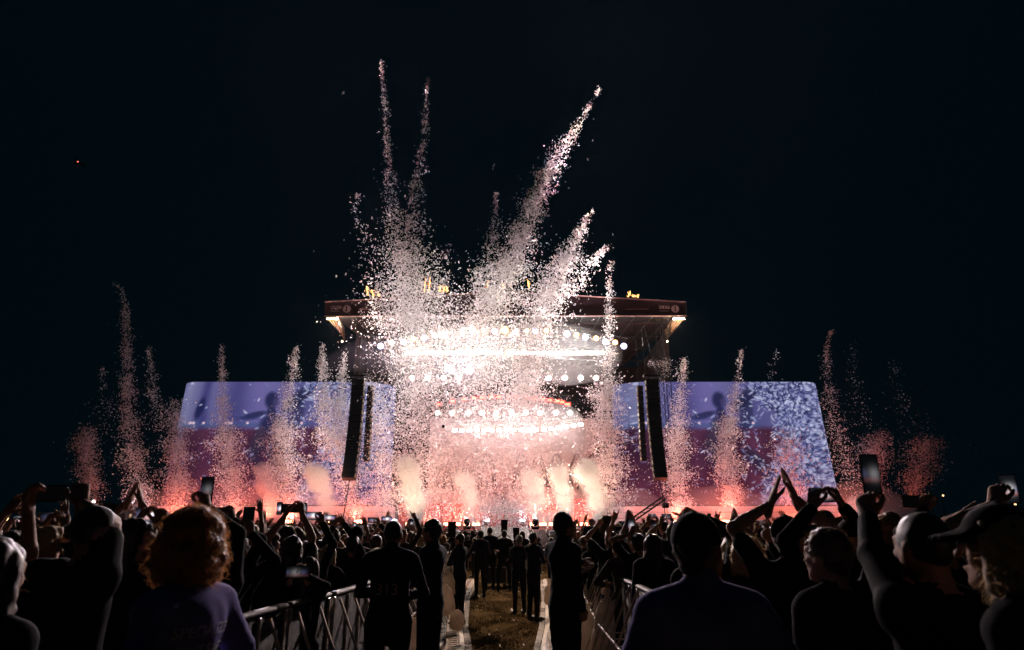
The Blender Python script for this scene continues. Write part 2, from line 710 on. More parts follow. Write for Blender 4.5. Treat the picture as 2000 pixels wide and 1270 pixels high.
# ------------------------------------------------------------------ side screens
def flake_picture(w, h, flip):
    """Picture shown on both screens, in photo pixels x 320..752, y 745..985; returns (h,w,3) sRGB 0..255."""
    r = np.random.default_rng(3)
    X, Y = np.meshgrid(np.linspace(316, 756, w), np.linspace(745, 985, h))
    n1 = wav(X, Y, 0, .02, 1)
    n2 = wav(X, Y * .25, 0, .09, 2)
    n3 = wav(X, Y, 0, .05, 5)
    img = np.zeros((h, w, 3))
    n4 = wav(X, Y, 0, .16, 8, 7)
    top = np.stack([100 + 16 * n1 + 6 * n4, 98 + 13 * n1 + 6 * n4, 148 + 15 * n1 + 6 * n4], -1)
    lft = np.clip((420 - X) / 70, 0, 1)[..., None]
    top = top * (1 - lft * .5) + np.array([112, 114, 150]) * lft * .5
    vio = np.exp(-((X - 495) / 38) ** 2)[..., None]
    top = top * (1 - vio * .35) + np.array([118, 100, 176]) * vio * .35
    for cx, ww, k in ((392, 10, .7), (452, 24, .55), (600, 40, .3), (360, 8, -.25)):
        b = (np.exp(-((X - cx - 4 * n3) / ww) ** 2) * k)[..., None]
        top = top * (1 - b) + np.array([48, 46, 104]) * b
    low = np.stack([74 + 26 * n2 + 12 * n1, 38 + 14 * n2 + 5 * n1, 62 + 20 * n2 + 6 * n1], -1)
    g = np.clip((Y - 900) / 85, 0, 1)[..., None]
    low = low * (1 - g * .5) + np.array([96, 36, 52]) * g * .5
    low = low + 7 * n4[..., None]
    m = np.clip((Y - 833 - 3 * n3) / 11, 0, 1)[..., None]
    img = low * m + top * (1 - m)
    t = np.clip(1 - abs(Y - 832) / 7, 0, 1)[..., None] * (X < 600)[..., None]
    img = img * (1 - t * .6) + np.array([58, 84, 128]) * t * .6

    def blob(cx, cy, rx, ry, col, k, soft=.25, ang=0):
        nonlocal img
        ca, sa = math.cos(ang), math.sin(ang)
        dx, dy = (X - cx), (Y - cy)
        d = np.sqrt(((dx * ca + dy * sa) / rx) ** 2 + ((-dx * sa + dy * ca) / ry) ** 2) + .08 * n3
        a = np.clip((1 + soft - d) / (2 * soft), 0, 1)[..., None] * k
        img = img * (1 - a) + np.array(col) * a
    dk = (34, 36, 74)
    blob(384, 800, 7, 22, (24, 28, 70), .8, .3, .2)
    blob(522, 782, 13, 17, dk, .9)
    blob(531, 786, 6, 9, (76, 68, 110), .7, .4)
    blob(524, 806, 9, 10, dk, .85)
    blob(528, 828, 24, 18, dk, .85)
    blob(492, 812, 24, 6, dk, .8, .3, -.25)
    blob(480, 818, 22, 4, (44, 52, 96), .6, .4)
    blob(568, 786, 12, 26, (30, 32, 60), .85, .3, .9)
    blob(592, 764, 26, 12, (40, 42, 74), .8, .3, -.45)
    blob(574, 815, 12, 30, (40, 40, 76), .7, .3, .25)
    blob(506, 862, 14, 26, (66, 64, 84), .7, .35, .15)
    blob(500, 896, 10, 24, (60, 54, 78), .6, .4, -.35)
    blob(520, 880, 34, 40, (34, 22, 46), .4, .5)
    blob(585, 905, 12, 34, (36, 34, 58), .7, .4, -.6)
    for cx in (371, 377, 396, 438, 444, 449, 480, 586):
        blob(cx, 828, 2.6, 2.6, (250, 214, 222), .95, .4)
    # flying flakes in the displayed picture
    def flakes(n, xf, yf, col0, col1, lmin, lmax, dens):
        nonlocal img
        sx, sy = w / 440., h / 240.
        for _ in range(n):
            cx, cy = xf(), yf()
            if not dens(cx, cy):
                continue
            le, wi = r.uniform(lmin, lmax), r.uniform(.8, 1.9)
            an = r.uniform(0, 3.14)
            x0, x1 = int((cx - le - 316) * sx), int((cx + le - 316) * sx) + 2
            y0, y1 = int((cy - le - 745) * sy), int((cy + le - 745) * sy) + 2
            x0, y0 = max(x0, 0), max(y0, 0)
            if x1 <= x0 or y1 <= y0 or x0 >= w or y0 >= h:
                continue
            xs, ys = X[y0:y1, x0:x1], Y[y0:y1, x0:x1]
            dx, dy = xs - cx, ys - cy
            u, v = dx * math.cos(an) + dy * math.sin(an), -dx * math.sin(an) + dy * math.cos(an)
            v = v + .04 * u * u * r.choice((-1, 0, 1))
            d = np.sqrt((u / le) ** 2 + (v / wi) ** 2)
            a = np.clip((1.3 - d) / .6, 0, 1)[..., None] * r.uniform(.55, .95)
            col = np.array(col0) + (np.array(col1) - np.array(col0)) * r.random()
            img[y0:y1, x0:x1] = img[y0:y1, x0:x1] * (1 - a) + col * a
    edge = lambda cy: 606 + 30 * math.sin((cy - 745) / 60) - 18 * (cy < 800)
    mass = np.clip((X - 640 - 20 * n3) / 30, 0, 1)[..., None] * np.clip((975 - Y) / 60, .25, 1)[..., None]
    img = img * (1 - mass * .6) + np.array([104, 112, 168]) * mass * .6
    flakes(5200, lambda: r.uniform(585, 757), lambda: r.uniform(742, 988), (120, 126, 180), (214, 218, 242), 3, 8.5,
           lambda x, y: x > edge(y) + r.normal(0, 10) and r.random() < .75)
    flakes(1500, lambda: r.uniform(585, 757), lambda: r.uniform(742, 988), (34, 36, 74), (70, 76, 130), 3, 6,
           lambda x, y: x > edge(y) + r.normal(0, 6))
    flakes(520, lambda: r.uniform(316, 600), lambda: r.uniform(745, 985), (110, 118, 176), (214, 218, 240), 1.5, 6,
           lambda x, y: x < 362 or x > 560 or r.random() < (.12 if y < 838 else .3))
    red = (np.clip((Y - 900) / 85, 0, 1) * .30)[..., None]  # red haze before the screen, painted into the lower part of the picture
    img = img * (1 - red) + np.array([150, 70, 84]) * red
    return np.clip(img, 0, 255)


PICTURE = flake_picture(880, 480, False)


def lin(c):
    c = np.asarray(c, np.float64) / 255.0
    return np.where(c <= 0.04045, c / 12.92, ((c + 0.055) / 1.055) ** 2.4)


M_screen = emit_attr('screen_picture', 0.92)
YS = 56.0


def curved_plan(x0, x1, y, ra, rb, n=10):
    """Plan outline: straight front with both ends bent back. Returns list of (x, y) from left to right."""
    pts = []
    for i in range(n + 1):
        t = math.pi / 2 * (1 - i / n)
        pts.append((x0 + ra - ra * math.sin(t), y + ra * 1.15 * (1 - math.cos(t))))
    m = int((x1 - x0 - ra - rb) / .07)
    for i in range(1, m):
        pts.append((x0 + ra + (x1 - x0 - ra - rb) * i / m, y))
    for i in range(n + 1):
        t = math.pi / 2 * i / n
        pts.append((x1 - rb + rb * math.sin(t), y + rb * 1.15 * (1 - math.cos(t))))
    return pts


def side_screen(left):
    if left:
        xa, xb, shift = pix(333, 860, YS).x, pix(757, 860, YS).x, 0
        ra, rb = 1.6, 2.4
    else:
        xa, xb, shift = pix(1208, 860, YS).x, pix(1622, 860, YS).x, 888
        ra, rb = 2.4, 1.6
    zt, zb = pix(600, 746, YS).z, pix(600, 986, YS).z
    plan = curved_plan(xa, xb, YS, ra, rb)
    nz = 200
    V = np.array([(x, y, zb + (zt - zb) * j / nz) for j in range(nz + 1) for x, y in plan])
    n = len(plan)
    sgn = -1 if left else 1
    fl = np.clip(((V[:, 0] - (xa + xb) / 2) * sgn / ((xb - xa) / 2)), 0, 1) ** 2
    V[:, 0] += sgn * fl * .75 * (zt - V[:, 2]) / (zt - zb)
    F = [(j * n + i, j * n + i + 1, (j + 1) * n + i + 1, (j + 1) * n + i) for j in range(nz) for i in range(n - 1)]
    # the displayed picture wraps round the panel: position along the outline decides the column
    s = np.concatenate([[0], np.cumsum([math.hypot(plan[i + 1][0] - plan[i][0], plan[i + 1][1] - plan[i][1]) for i in range(n - 1)])])
    pxs = np.interp(np.array([p[0] for p in plan]), [xa, xb], [333 if left else 1208, 757 if left else 1622]) - shift
    pxs = pxs + np.where(np.arange(n) < 11, 0, 0)
    H, W = PICTURE.shape[:2]
    ci = np.clip((pxs - 316) / 440 * (W - 1), 0, W - 1).astype(int)
    ri = np.clip((1 - np.arange(nz + 1) / nz) * (H - 1), 0, H - 1).astype(int)
    cols = lin(PICTURE[ri][:, ci]).reshape(-1, 3)
    nm = 'left' if left else 'right'
    root = empty('video_screen', ((xa + xb) / 2, YS, 0))
    tag(root, 'tall curved video screen %s of the stage showing a violet picture of flying flakes' % nm, 'screen', 'side video screens')
    me = np_mesh('screen', V - np.array(root.location), F, M_screen, True)
    set_picture(me, cols)
    link('screen', me, root)
    # black back and top rim
    back = [(x, y + .15 if abs(y - YS) < .01 else y + .05) for x, y in plan]
    vs, fs = [], []
    for z in (zb, zt + .04):
        vs += [(x, y + .12, z) for x, y in plan]
    fs = [(i + 1, i, n + i, n + i + 1) for i in range(n - 1)]
    mb = MB()
    mb._add([Vector(v) - root.location for v in vs], fs)
    mb.build('back_panel', M_black, root)
    # white plinth below the screen
    plan2 = curved_plan(xa - (1.2 if left else .5), xb + (.5 if left else 1.0), YS - .35, ra, rb)
    mb = MB()
    z0, z1 = pix(600, 1024, YS).z, zb - .12
    nb = len(plan2)
    for k in range(3):
        a0, a1 = z0 + (z1 - z0) * k / 3 + .012, z0 + (z1 - z0) * (k + 1) / 3 - .012
        mb._add([(x - root.location.x, y - root.location.y + .02 * (k % 2), a0) for x, y in plan2] + [(x - root.location.x, y - root.location.y + .02 * (k % 2), a1) for x, y in plan2],
                [(i, i + 1, nb + i + 1, nb + i) for i in range(nb - 1)])
    mb.build('plinth_band', M_pale, root, smooth=True)
    mb = MB()
    mb._add([(x - root.location.x, y - root.location.y + .05, 0) for x, y in plan2] + [(x - root.location.x, y - root.location.y + .05, z0) for x, y in plan2],
            [(i, i + 1, nb + i + 1, nb + i) for i in range(nb - 1)])
    mb.build('plinth_skirt', M_black, root)
    return xa, xb, zt, zb


SCR_L = side_screen(True)
SCR_R = side_screen(False)

# ------------------------------------------------------------------ hanging loudspeaker arrays
M_spk = mat('speaker_cabinet', (0.018, 0.018, 0.02), 0.55, var=0.2)
M_grille = mat('speaker_grille', (0.05, 0.05, 0.055), 0.4, 0.6, var=0.3, scale=60)


def line_array(left):
    YA = 49.0
    top = pix(701 if left else 1272, 742, YA)
    bot = pix(694 if left else 1279, 938, YA)
    root = empty('line_array', (top.x, YA, bot.z))
    tag(root, 'long black line array of loudspeaker cabinets hanging in front of the %s screen' % ('left' if left else 'right'), 'loudspeaker', 'line arrays')
    n = 16
    H = top.z - bot.z
    sx = 1 if left else -1
    for k in range(n):
        t = k / (n - 1)
        z = H * (1 - (k + .5) / n)
        y = -1.0 * t ** 2.2
        R = Matrix.Rotation(-.5 * t ** 2, 3, 'X')
        mb = MB()
        mb.box((0, y, z), (.92, .62, H / n * .93), R, .03)
        cab = mb.build('speaker_cabinet', M_spk, root)
        mb = MB()
        mb.box((0, y - .33, z), (.86, .03, H / n * .8), R)
        mb.build('grille', M_grille, cab)
        mb = MB()
        mb.box((sx * .47, y - .30, z), (.07, .07, H / n * .5), R)
        mb.build('rigging_plate', mat('rigging_plate', (0.75, 0.55, 0.36), 0.45, 0.2), cab)
    MB().box((0, 0, H + .25), (1.2, .7, .12)).build('rigging_frame', M_dark, root)
    for dx in (-.4, .4):
        MB().tube((dx, 0, H + .3), (dx * .2, 2.2, 17.5 - bot.z), .02, 4).build('chain', M_dark, root)
    MB().path([(0, -.8, 0), (-.15 * sx, -.7, -1.4), (-.35 * sx, -.8, -3.2)], .03, 5).build('tie_line', M_dark, root)
    # slim second hang just inside
    r2 = empty('line_array', (top.x + sx * .66, YA + 1.2, bot.z))
    tag(r2, 'slim dark speaker column hanging just inside the long %s line array' % ('left' if left else 'right'), 'loudspeaker', 'line arrays')
    for k in range(14):
        z = H * (1 - (k + .5) / 18) - .2
        cab = MB().box((0, 0, z), (.42, .5, H / 18 * .9), None, .02).build('speaker_cabinet', M_spk, r2)
        MB().box((sx * .21, -.25, z), (.07, .07, H / 18 * .45)).build('rigging_plate', MATS['rigging_plate'], cab)
    MB().tube((0, 0, H - .2), (0, .8, 17.3 - bot.z), .02, 4).build('chain', M_dark, r2)


line_array(True)
line_array(False)

# ------------------------------------------------------------------ lamps
LAMP_W = emit('lamp_white', (0.86, 0.88, 1.0), 300)
LAMP_A = emit('lamp_amber', (1.0, 0.66, 0.30), 200)
LAMP_B = emit('lamp_bar', (1.0, 0.93, 0.86), 300)
LAMP_R = emit('lamp_red', (1.0, 0.10, 0.06), 8)
LAMP_S = emit('lamp_strip', (1.0, 0.90, 0.86), 190)
LAMP_F = emit('lamp_floor', (1.0, 0.30, 0.17), 11)


HALO_W = emit('halo_white', (0.55, 0.55, 1.0), 1.6)  # glowing colours that imitate the halo of light around a lit lens
HALO_A = emit('halo_amber', (1.0, 0.42, 0.10), 1.3)
HALO_R = emit('halo_red', (1.0, 0.07, 0.05), 1.2)
HALO_B = emit('halo_warm', (1.0, 0.8, 0.6), 2.0)


def lamp_proto(size, m, shape, fr=None):
    """Fixture facing -Y, origin at its hanging point."""
    h, l, g = MB(), MB(), MB()
    if shape == 'round':
        for a, b, r0, r1 in ((-.05, .22, size * .62, size * .45), (-.12, -.05, size * .66, size * .62)):
            h.tube((0, a, -.35), (0, b, -.35), r0, 12, r1)
        l.tube((0, -.155, -.35), (0, -.14, -.35), size * .36, 12)
        g.tube((0, -.138, -.35), (0, -.125, -.35), size * .6, 14)  # disc behind the lens drawing the lamp's halo; plain dark on unlit heads
    else:
        h.box((0, .05, -.35), (size * 1.25, .22, size * .85), None, .02)
        l.box((0, -.085, -.35), (size * .8, .03, size * .42))
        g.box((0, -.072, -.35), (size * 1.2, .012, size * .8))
    y = MB()
    y.box((-size * .72, 0, -.2), (.03, .05, .34)).box((size * .72, 0, -.2), (.03, .05, .34)).box((0, 0, -.02), (size * 1.48, .06, .03)).tube((0, 0, -.02), (0, 0, .1), .03, 5)
    return h.mesh('housing', M_dark), l.mesh('lens', m), y.mesh('yoke', M_dark), g.mesh('halo_disc', fr or M_dark)


PROTO = {'w': lamp_proto(.48, LAMP_W, 'round', HALO_W), 'a': lamp_proto(.42, LAMP_A, 'round', HALO_A), 'b': lamp_proto(.42, LAMP_B, 'box', HALO_B),
         'A': lamp_proto(.66, LAMP_A, 'round', HALO_A), 'r': lamp_proto(.46, LAMP_R, 'box', HALO_R), 's': lamp_proto(.44, LAMP_S, 'round', HALO_B),
         'W': lamp_proto(.66, LAMP_W, 'round', HALO_W), 'd': lamp_proto(.34, M_dark, 'round')}


def lamp(kind, px, py, Y, label, group, name='stage_lamp'):
    p = pix(px, py, Y)
    o = empty(name, (p.x, p.y, p.z + .35))
    tag(o, label, 'lamp', group)
    for nm, me in zip(('housing', 'lens', 'yoke', 'halo_disc'), PROTO[kind]):
        link(nm, me, o)
    return o


def truss(pts, Y, lab, w=.2):
    mb = MB()
    P = [pix(x, y, Y) + Vector((0, 0, .75)) for x, y in pts]
    for a, b in zip(P[:-1], P[1:]):
        truss_mesh(mb, a, b, w, max(2, int((b - a).length / .6)), .025)
    tag(mb.build('lighting_truss', M_steel), lab, 'truss', 'lighting trusses')


arc = [('w', 744, 677), ('a', 765, 670), ('w', 789, 669), ('a', 808, 663), ('w', 829, 661), ('a', 848, 655), ('w', 868, 655), ('a', 905, 646), ('w', 924, 648),
       ('a', 945, 646), ('w', 966, 648), ('A', 986, 646), ('w', 1008, 649), ('a', 1029, 647), ('w', 1046, 648), ('a', 1067, 647), ('w', 1107, 653), ('a', 1126, 655),
       ('w', 1143, 660), ('a', 1164, 662), ('w', 1182, 669), ('a', 1201, 670), ('w', 1218, 677)]
for i, (k, x, y) in enumerate(arc):
    lamp(k, x, y, 55.5, '%s lamp on the arched front truss, %s from the left' % ('cool white' if k == 'w' else 'warm amber', ordinal(i + 1)), 'lamps on the arched truss')
truss([(735, 680), (868, 655), (905, 647), (1067, 647), (1107, 653), (1226, 680)], 55.6, 'arched lighting truss under the front of the stage roof')
n = 0
for x in list(np.linspace(796, 976, 17)) + list(np.linspace(994, 1176, 17)):
    n += 1
    lamp('A' if abs(x - 994) < 1 else 'b', float(x), 690, 57.5, 'lamp in the long bright white row, %s from the left' % ordinal(n), 'lamps of the long bright row')
truss([(786, 689), (1186, 689)], 57.6, 'straight lighting truss carrying the long bright white row')
for i, (k, x, y) in enumerate((('W', 880, 722), ('W', 917, 724))):
    lamp(k, x, y, 58.5, 'large white flood lamp below the bright row, %s one' % ('left' if i == 0 else 'right'), 'large flood lamps')
for i, x in enumerate((805, 836, 867, 897, 1072, 1103, 1134, 1164)):
    lamp('s', x, 739, 59, 'white lamp in the second row, %s from the left' % ordinal(i + 1), 'lamps of the second row')
truss([(796, 738), (1172, 738)], 59.1, 'lighting truss carrying the second row of white lamps')
for i, x in enumerate((1074, 1105, 1122, 1138, 1157)):
    lamp('d', x, 716, 58.8, 'unlit dark moving head hanging under the truss, %s from the left' % ordinal(i + 1), 'unlit moving heads', 'moving_head')
truss([(1040, 705), (1180, 705)], 58.9, 'short dark truss with unlit moving heads at the right')
redarc = [(858, 790), (884, 784), (908, 780), (926, 778), (941, 777), (960, 776), (974, 776), (995, 776), (1010, 776), (1029, 777), (1045, 779), (1060, 780), (1074, 782), (1089, 784), (1098, 786), (1109, 790)]
for i, (x, y) in enumerate(redarc):
    lamp('r', x, y, 61, 'small red lamp on the red arc, %s from the left' % ordinal(i + 1), 'lamps on the red arc')
truss([(850, 792), (908, 779), (960, 775), (1010, 775), (1060, 779), (1116, 792)], 61.1, 'curved truss carrying the arc of small red lamps', .12)
for i, x in enumerate((855, 884, 915, 942, 970, 999, 1027, 1054, 1086, 1113)):
    lamp('s', x, 807, 62, 'white lamp in the row under the red arc, %s from the left' % ordinal(i + 1), 'lamps under the red arc')
truss([(846, 806), (1122, 806)], 62.1, 'straight truss carrying the row of white lamps under the red arc')
for i, x in enumerate(np.linspace(888, 1134, 18)):
    y = float(np.interp(x, [888, 1060, 1134], [841, 840, 830]))
    lamp('b', float(x), y, 63, 'lamp in the low glaring white strip, %s from the left' % ordinal(i + 1), 'lamps of the low glaring strip')
truss([(880, 841), (1060, 840), (1142, 829)], 63.1, 'low truss carrying the glaring white strip')

# floor strip lights on the stage lip: wide red-orange LED battens aimed up the smoke and confetti
def floor_batten(px, py, Y, lab, power=900, wide=.55):
    p = pix(px, py, Y)
    o = empty('floor_light', (p.x, p.y, p.z - .15))
    tag(o, lab, 'floor light', 'red floor lights')
    MB().box((0, .06, .1), (wide + .12, .3, .34), None, .03).build('housing', M_dark, o)
    MB().box((0, -.11, .15), (wide, .03, .22)).build('lens', LAMP_F, o)
    for s in (-1, 1):
        MB().box((s * (wide / 2 + .1), .05, -.02), (.04, .2, .3)).build('bracket', M_dark, o)
    L = bpy.data.lights.new('batten_light', 'AREA')
    L.shape = 'RECTANGLE'
    L.size, L.size_y = wide, .3
    L.color = (1.0, 0.16, 0.09)
    L.energy = power
    lo = bpy.data.objects.new('batten_light', L)
    COL.objects.link(lo)
    lo.parent = o
    lo.location = (0, -.2, .38)
    lo.rotation_euler = (math.radians(180 - 14), 0, 0)     # aimed up, leaning to the audience
    return o


for i, x in enumerate((800, 836, 874, 892, 912, 930, 1042, 1060, 1079, 1120, 1140, 1153, 1185)):
    floor_batten(x, 1024, 52.2, 'glowing red floor batten on the stage edge, %s from the left' % ordinal(i + 1), 180)
for i, x in enumerate((345, 450, 512, 566, 640, 700)):
    floor_batten(x, 1019, 50.6, 'glowing red floor batten under the left screen, %s from the left' % ordinal(i + 1), 240)
for i, x in enumerate((1320, 1410, 1425, 1545, 1650)):
    floor_batten(x, 1019, 50.6, 'glowing red floor batten under the right screen, %s from the left' % ordinal(i + 1), 240)
for i, x in enumerate((180, 285, 1700, 1790)):
    floor_batten(x, 1026, 53, 'red floor batten at the far %s beyond the screen, %s one' % (('left', 'outer') if i == 0 else ('left', 'inner') if i == 1 else ('right', 'inner') if i == 2 else ('right', 'outer')), 75)


# narrow beam lamps added on the stage edge to light the confetti (collimated: no falloff)
def beam(px, Y, aim, cone, strength, col, lab, fall='Constant', blend=.35):
    p = pix(px, 1034, Y)
    o = empty('added_beam', (p.x, p.y, p.z))
    tag(o, lab, 'beam light', 'added beam lights for confetti and smoke')
    MB().box((0, 0, .06), (.42, .42, .14), None, .03).build('base', M_dark, o)
    d = (Vector(aim) - Vector(o.location)).normalized()
    hd = MB().tube((0, 0, .3), d * .34 + Vector((0, 0, .3)), .15, 10, .19).build('head', M_dark, o)
    MB().tube(d * .341 + Vector((0, 0, .3)), d * .35 + Vector((0, 0, .3)), .16, 10).build('lens', LAMP_W, o)
    for s in (-1, 1):
        MB().box((s * .2, 0, .26), (.04, .1, .3)).build('yoke_arm', M_dark, o)
    L = bpy.data.lights.new('beam', 'SPOT')
    L.color = col
    L.spot_size = math.radians(cone)
    L.spot_blend = blend
    L.shadow_soft_size = .15
    L.energy = 1
    L.use_nodes = True
    N = L.node_tree.nodes
    e = N['Emission']
    f = N.new('ShaderNodeLightFalloff')
    f.inputs['Strength'].default_value = strength
    L.node_tree.links.new(f.outputs[fall], e.inputs['Strength'])
    lo = bpy.data.objects.new('beam', L)
    COL.objects.link(lo)
    lo.parent = o
    lo.location = d * .5 + Vector((0, 0, .3))
    lo.rotation_euler = d.to_track_quat('-Z', 'Y').to_euler()


BS = 270.0
for i, (px, aim, cone, k, col) in enumerate((
        (770, (-11, 47, 40), 36, 1.15, (1, .87, .88)), (850, (-6.5, 46, 40), 36, 1.15, (1, .87, .88)), (950, (0, 46, 40), 36, .9, (1, .87, .88)),
        (1020, (3, 46, 40), 36, 1.0, (1, .87, .88)), (1110, (7, 46, 36), 36, 1.0, (1, .87, .88)), (1190, (8.3, 49, 30), 24, .8, (1, .84, .82)),
        (440, (-22, 49, 25), 50, .42, (1, .70, .58)), (600, (-16, 49, 25), 50, .55, (1, .76, .68)),
        (1330, (13.5, 49, 25), 44, .58, (1, .76, .68)), (1450, (18, 49, 25), 50, .45, (1, .72, .60)),
        (260, (-31, 49, 25), 50, .10, (1, .66, .55)), (1640, (27, 49, 25), 50, .11, (1, .7, .6)))):
    beam(px, 52.9, aim, cone, BS * k, col, 'added beam lamp on the stage edge lighting the confetti, %s from the left' %
         ordinal(1 + sorted((770, 850, 950, 1020, 1110, 1190, 440, 600, 1330, 1450, 260, 1640)).index(px)))

for i, (px, cone, k) in enumerate(((802, 50, .52), (912, 46, .42), (1046, 46, .38), (1096, 46, .42), (1156, 50, .46), (628, 48, .28))):  # warm uplights added in the pit to brighten the front of the jets
    q = pix(px - 3, 958, 47.5)
    beam(px, 42.6, tuple(q), cone, BS * k * 36, (1, .66, .44), 'added warm uplight in the pit lighting a smoke jet, %s from the left' % ordinal(1 + sorted((802, 912, 1046, 1096, 1156, 628)).index(px)), 'Quadratic', .9)

# amber work lamps behind the ends of the fascia, lighting the tan drapes
for sx, px in ((-1, 668), (1, 1304)):
    o = lamp('a', px, 672, 57.0, 'small amber work lamp below the %s tan drape' % ('left' if sx < 0 else 'right'), 'work lamps')
    o.scale = (.35, .35, .35)
    L = bpy.data.lights.new('work_light', 'POINT')
    L.color = (1, .6, .3)
    L.energy = 100
    L.shadow_soft_size = .1
    lo = bpy.data.objects.new('work_light', L)
    COL.objects.link(lo)
    lo.location = (o.location.x - sx * .0, 55.0, o.location.z + .2)

# audience lights: profile lamps clamped under both ends of the roof and on the arched truss, aimed at the crowd
AUD = []
for sx in (-1, 1):
    px = 640 if sx < 0 else 1335
    for k, (aim, col, en) in enumerate((((sx * -3, 9, 1), (1, .76, .56), 9000), ((sx * 7, 14, 1), (1, .78, .60), 11000), ((sx * 2, 24, 1), (1, .74, .54), 34000), ((sx * -9, 17, 1), (1, .78, .66), 18000))):
        o = lamp('a' if k < 3 else 'w', px - sx * k * 6, 628, 53.4, 'profile lamp under the %s end of the roof, %s from the outside' % ('left' if sx < 0 else 'right', ordinal(k + 1)), 'profile lamps under the roof ends')
        o.scale = (.4, .4, .4)
        AUD.append((o.location + Vector((0, -.15, -.14)), aim, 30, en, col))
for sx, aim in ((-1, (.5, 3.2, 1.45)), (1, (-1.2, 3.2, 1.45))):
    AUD.append((pix(648 if sx < 0 else 1327, 632, 53.3), aim, 13, 26000, (.76, .68, 1)))
for px, py, aim, col in ((789, 669, (-3, 14, 1), (1, .80, .64)), (868, 655, (0, 13, 1), (1, .72, .50)), (1107, 653, (0, 14, 1), (1, .72, .50)), (1182, 669, (3, 14, 1), (1, .8, .64))):
    AUD.append((pix(px, py, 55.3), aim, 26, 3000, col))
for p, aim, cone, en, col in AUD:
    L = bpy.data.lights.new('audience_light', 'SPOT')
    L.energy = en
    L.color = col
    L.spot_size = math.radians(cone)
    L.spot_blend = .7
    L.shadow_soft_size = .2
    lo = bpy.data.objects.new('audience_light', L)
    COL.objects.link(lo)
    lo.location = p
    lo.rotation_euler = (Vector(aim) - Vector(p)).to_track_quat('-Z', 'Y').to_euler()

# ------------------------------------------------------------------ implicit surfaces (for smoke, bags and people)
def smin(a, b, k):
    h = np.clip(.5 + .5 * (b - a) / k, 0, 1)
    return b + (a - b) * h - k * h * (1 - h)


def surf_nets(D, org, h):
    """Naive surface nets on the signed field D; returns (verts, quads)."""
    s = D < 0
    nx, ny, nz = D.shape
    c = np.zeros((nx - 1, ny - 1, nz - 1), np.int8)
    for i in (0, 1):
        for j in (0, 1):
            for k in (0, 1):
                c += s[i:nx - 1 + i, j:ny - 1 + j, k:nz - 1 + k]
    act = (c > 0) & (c < 8)
    idx = -np.ones(act.shape, np.int64)
    I = np.argwhere(act)
    if len(I) == 0:
        return np.zeros((0, 3)), np.zeros((0, 4), int)
    idx[act] = np.arange(len(I))
    acc = np.zeros((len(I), 3))
    cnt = np.zeros(len(I))
    cor = [(i, j, k) for i in (0, 1) for j in (0, 1) for k in (0, 1)]
    for a in cor:
        for ax in range(3):
            if a[ax]:
                continue
            b = list(a)
            b[ax] = 1
            va = D[I[:, 0] + a[0], I[:, 1] + a[1], I[:, 2] + a[2]]
            vb = D[I[:, 0] + b[0], I[:, 1] + b[1], I[:, 2] + b[2]]
            m = (va < 0) != (vb < 0)
            t = np.where(m, va / np.where(m, va - vb, 1), 0)
            p = np.tile(np.array(a, float), (len(I), 1))
            p[:, ax] += t
            acc[m] += p[m]
            cnt[m] += 1
    V = (I + acc / np.maximum(cnt, 1)[:, None]) * h + np.asarray(org)
    Q = []
    for ax in range(3):
        o1, o2 = (ax + 1) % 3, (ax + 2) % 3
        sl0, sl1 = [slice(None)] * 3, [slice(None)] * 3
        sl0[ax] = slice(0, D.shape[ax] - 1)
        sl1[ax] = slice(1, D.shape[ax])
        for q in (o1, o2):
            sl0[q] = slice(1, D.shape[q] - 1)
            sl1[q] = slice(1, D.shape[q] - 1)
        a, b = s[tuple(sl0)], s[tuple(sl1)]
        E = np.argwhere(a != b)
        if len(E) == 0:
            continue
        inside = a[E[:, 0], E[:, 1], E[:, 2]]
        E[:, o1] += 1
        E[:, o2] += 1

        def cell(d1, d2):
            e = E.copy()
            e[:, o1] += d1
            e[:, o2] += d2
            return idx[e[:, 0], e[:, 1], e[:, 2]]
        q = np.stack([cell(-1, -1), cell(0, -1), cell(0, 0), cell(-1, 0)], 1)
        q[~inside] = q[~inside][:, ::-1]
        Q.append(q)
    Q = np.concatenate(Q)
    Q = Q[(Q >= 0).all(1)]
    return V, Q


# ------------------------------------------------------------------ confetti
M_conf = paper_mat('white_paper', (0.90, 0.84, 0.84), .5)


def flakes_mesh(name, P, size, rng):
    """One small bent paper slip per point."""
    n = len(P)
    a = rng.normal(size=(n, 3))
    a /= np.linalg.norm(a, axis=1)[:, None]
    b = rng.normal(size=(n, 3))
    b -= (a * b).sum(1)[:, None] * a
    b /= np.linalg.norm(b, axis=1)[:, None]
    c = np.cross(a, b)
    L = (size * np.clip(np.exp(rng.normal(0, .32, n)), .5, 2.1))[:, None]
    W = L * rng.uniform(.22, .62, n)[:, None]
    bend = c * L * rng.uniform(-.25, .25, n)[:, None]
    V = np.empty((n, 6, 3))
    V[:, 0] = P - a * L / 2 - b * W / 2 + bend
    V[:, 1] = P - a * L / 2 + b * W / 2 + bend
    V[:, 2] = P - b * W / 2
    V[:, 3] = P + b * W / 2
    V[:, 4] = P + a * L / 2 - b * W / 2 + bend
    V[:, 5] = P + a * L / 2 + b * W / 2 + bend
    o = (np.arange(n) * 6)[:, None]
    F = np.concatenate([o + np.array([[0, 2, 3, 1]]), o + np.array([[2, 4, 5, 3]])])
    return np_mesh(name, V.reshape(-1, 3), F, M_conf)


CONF_N = [0]


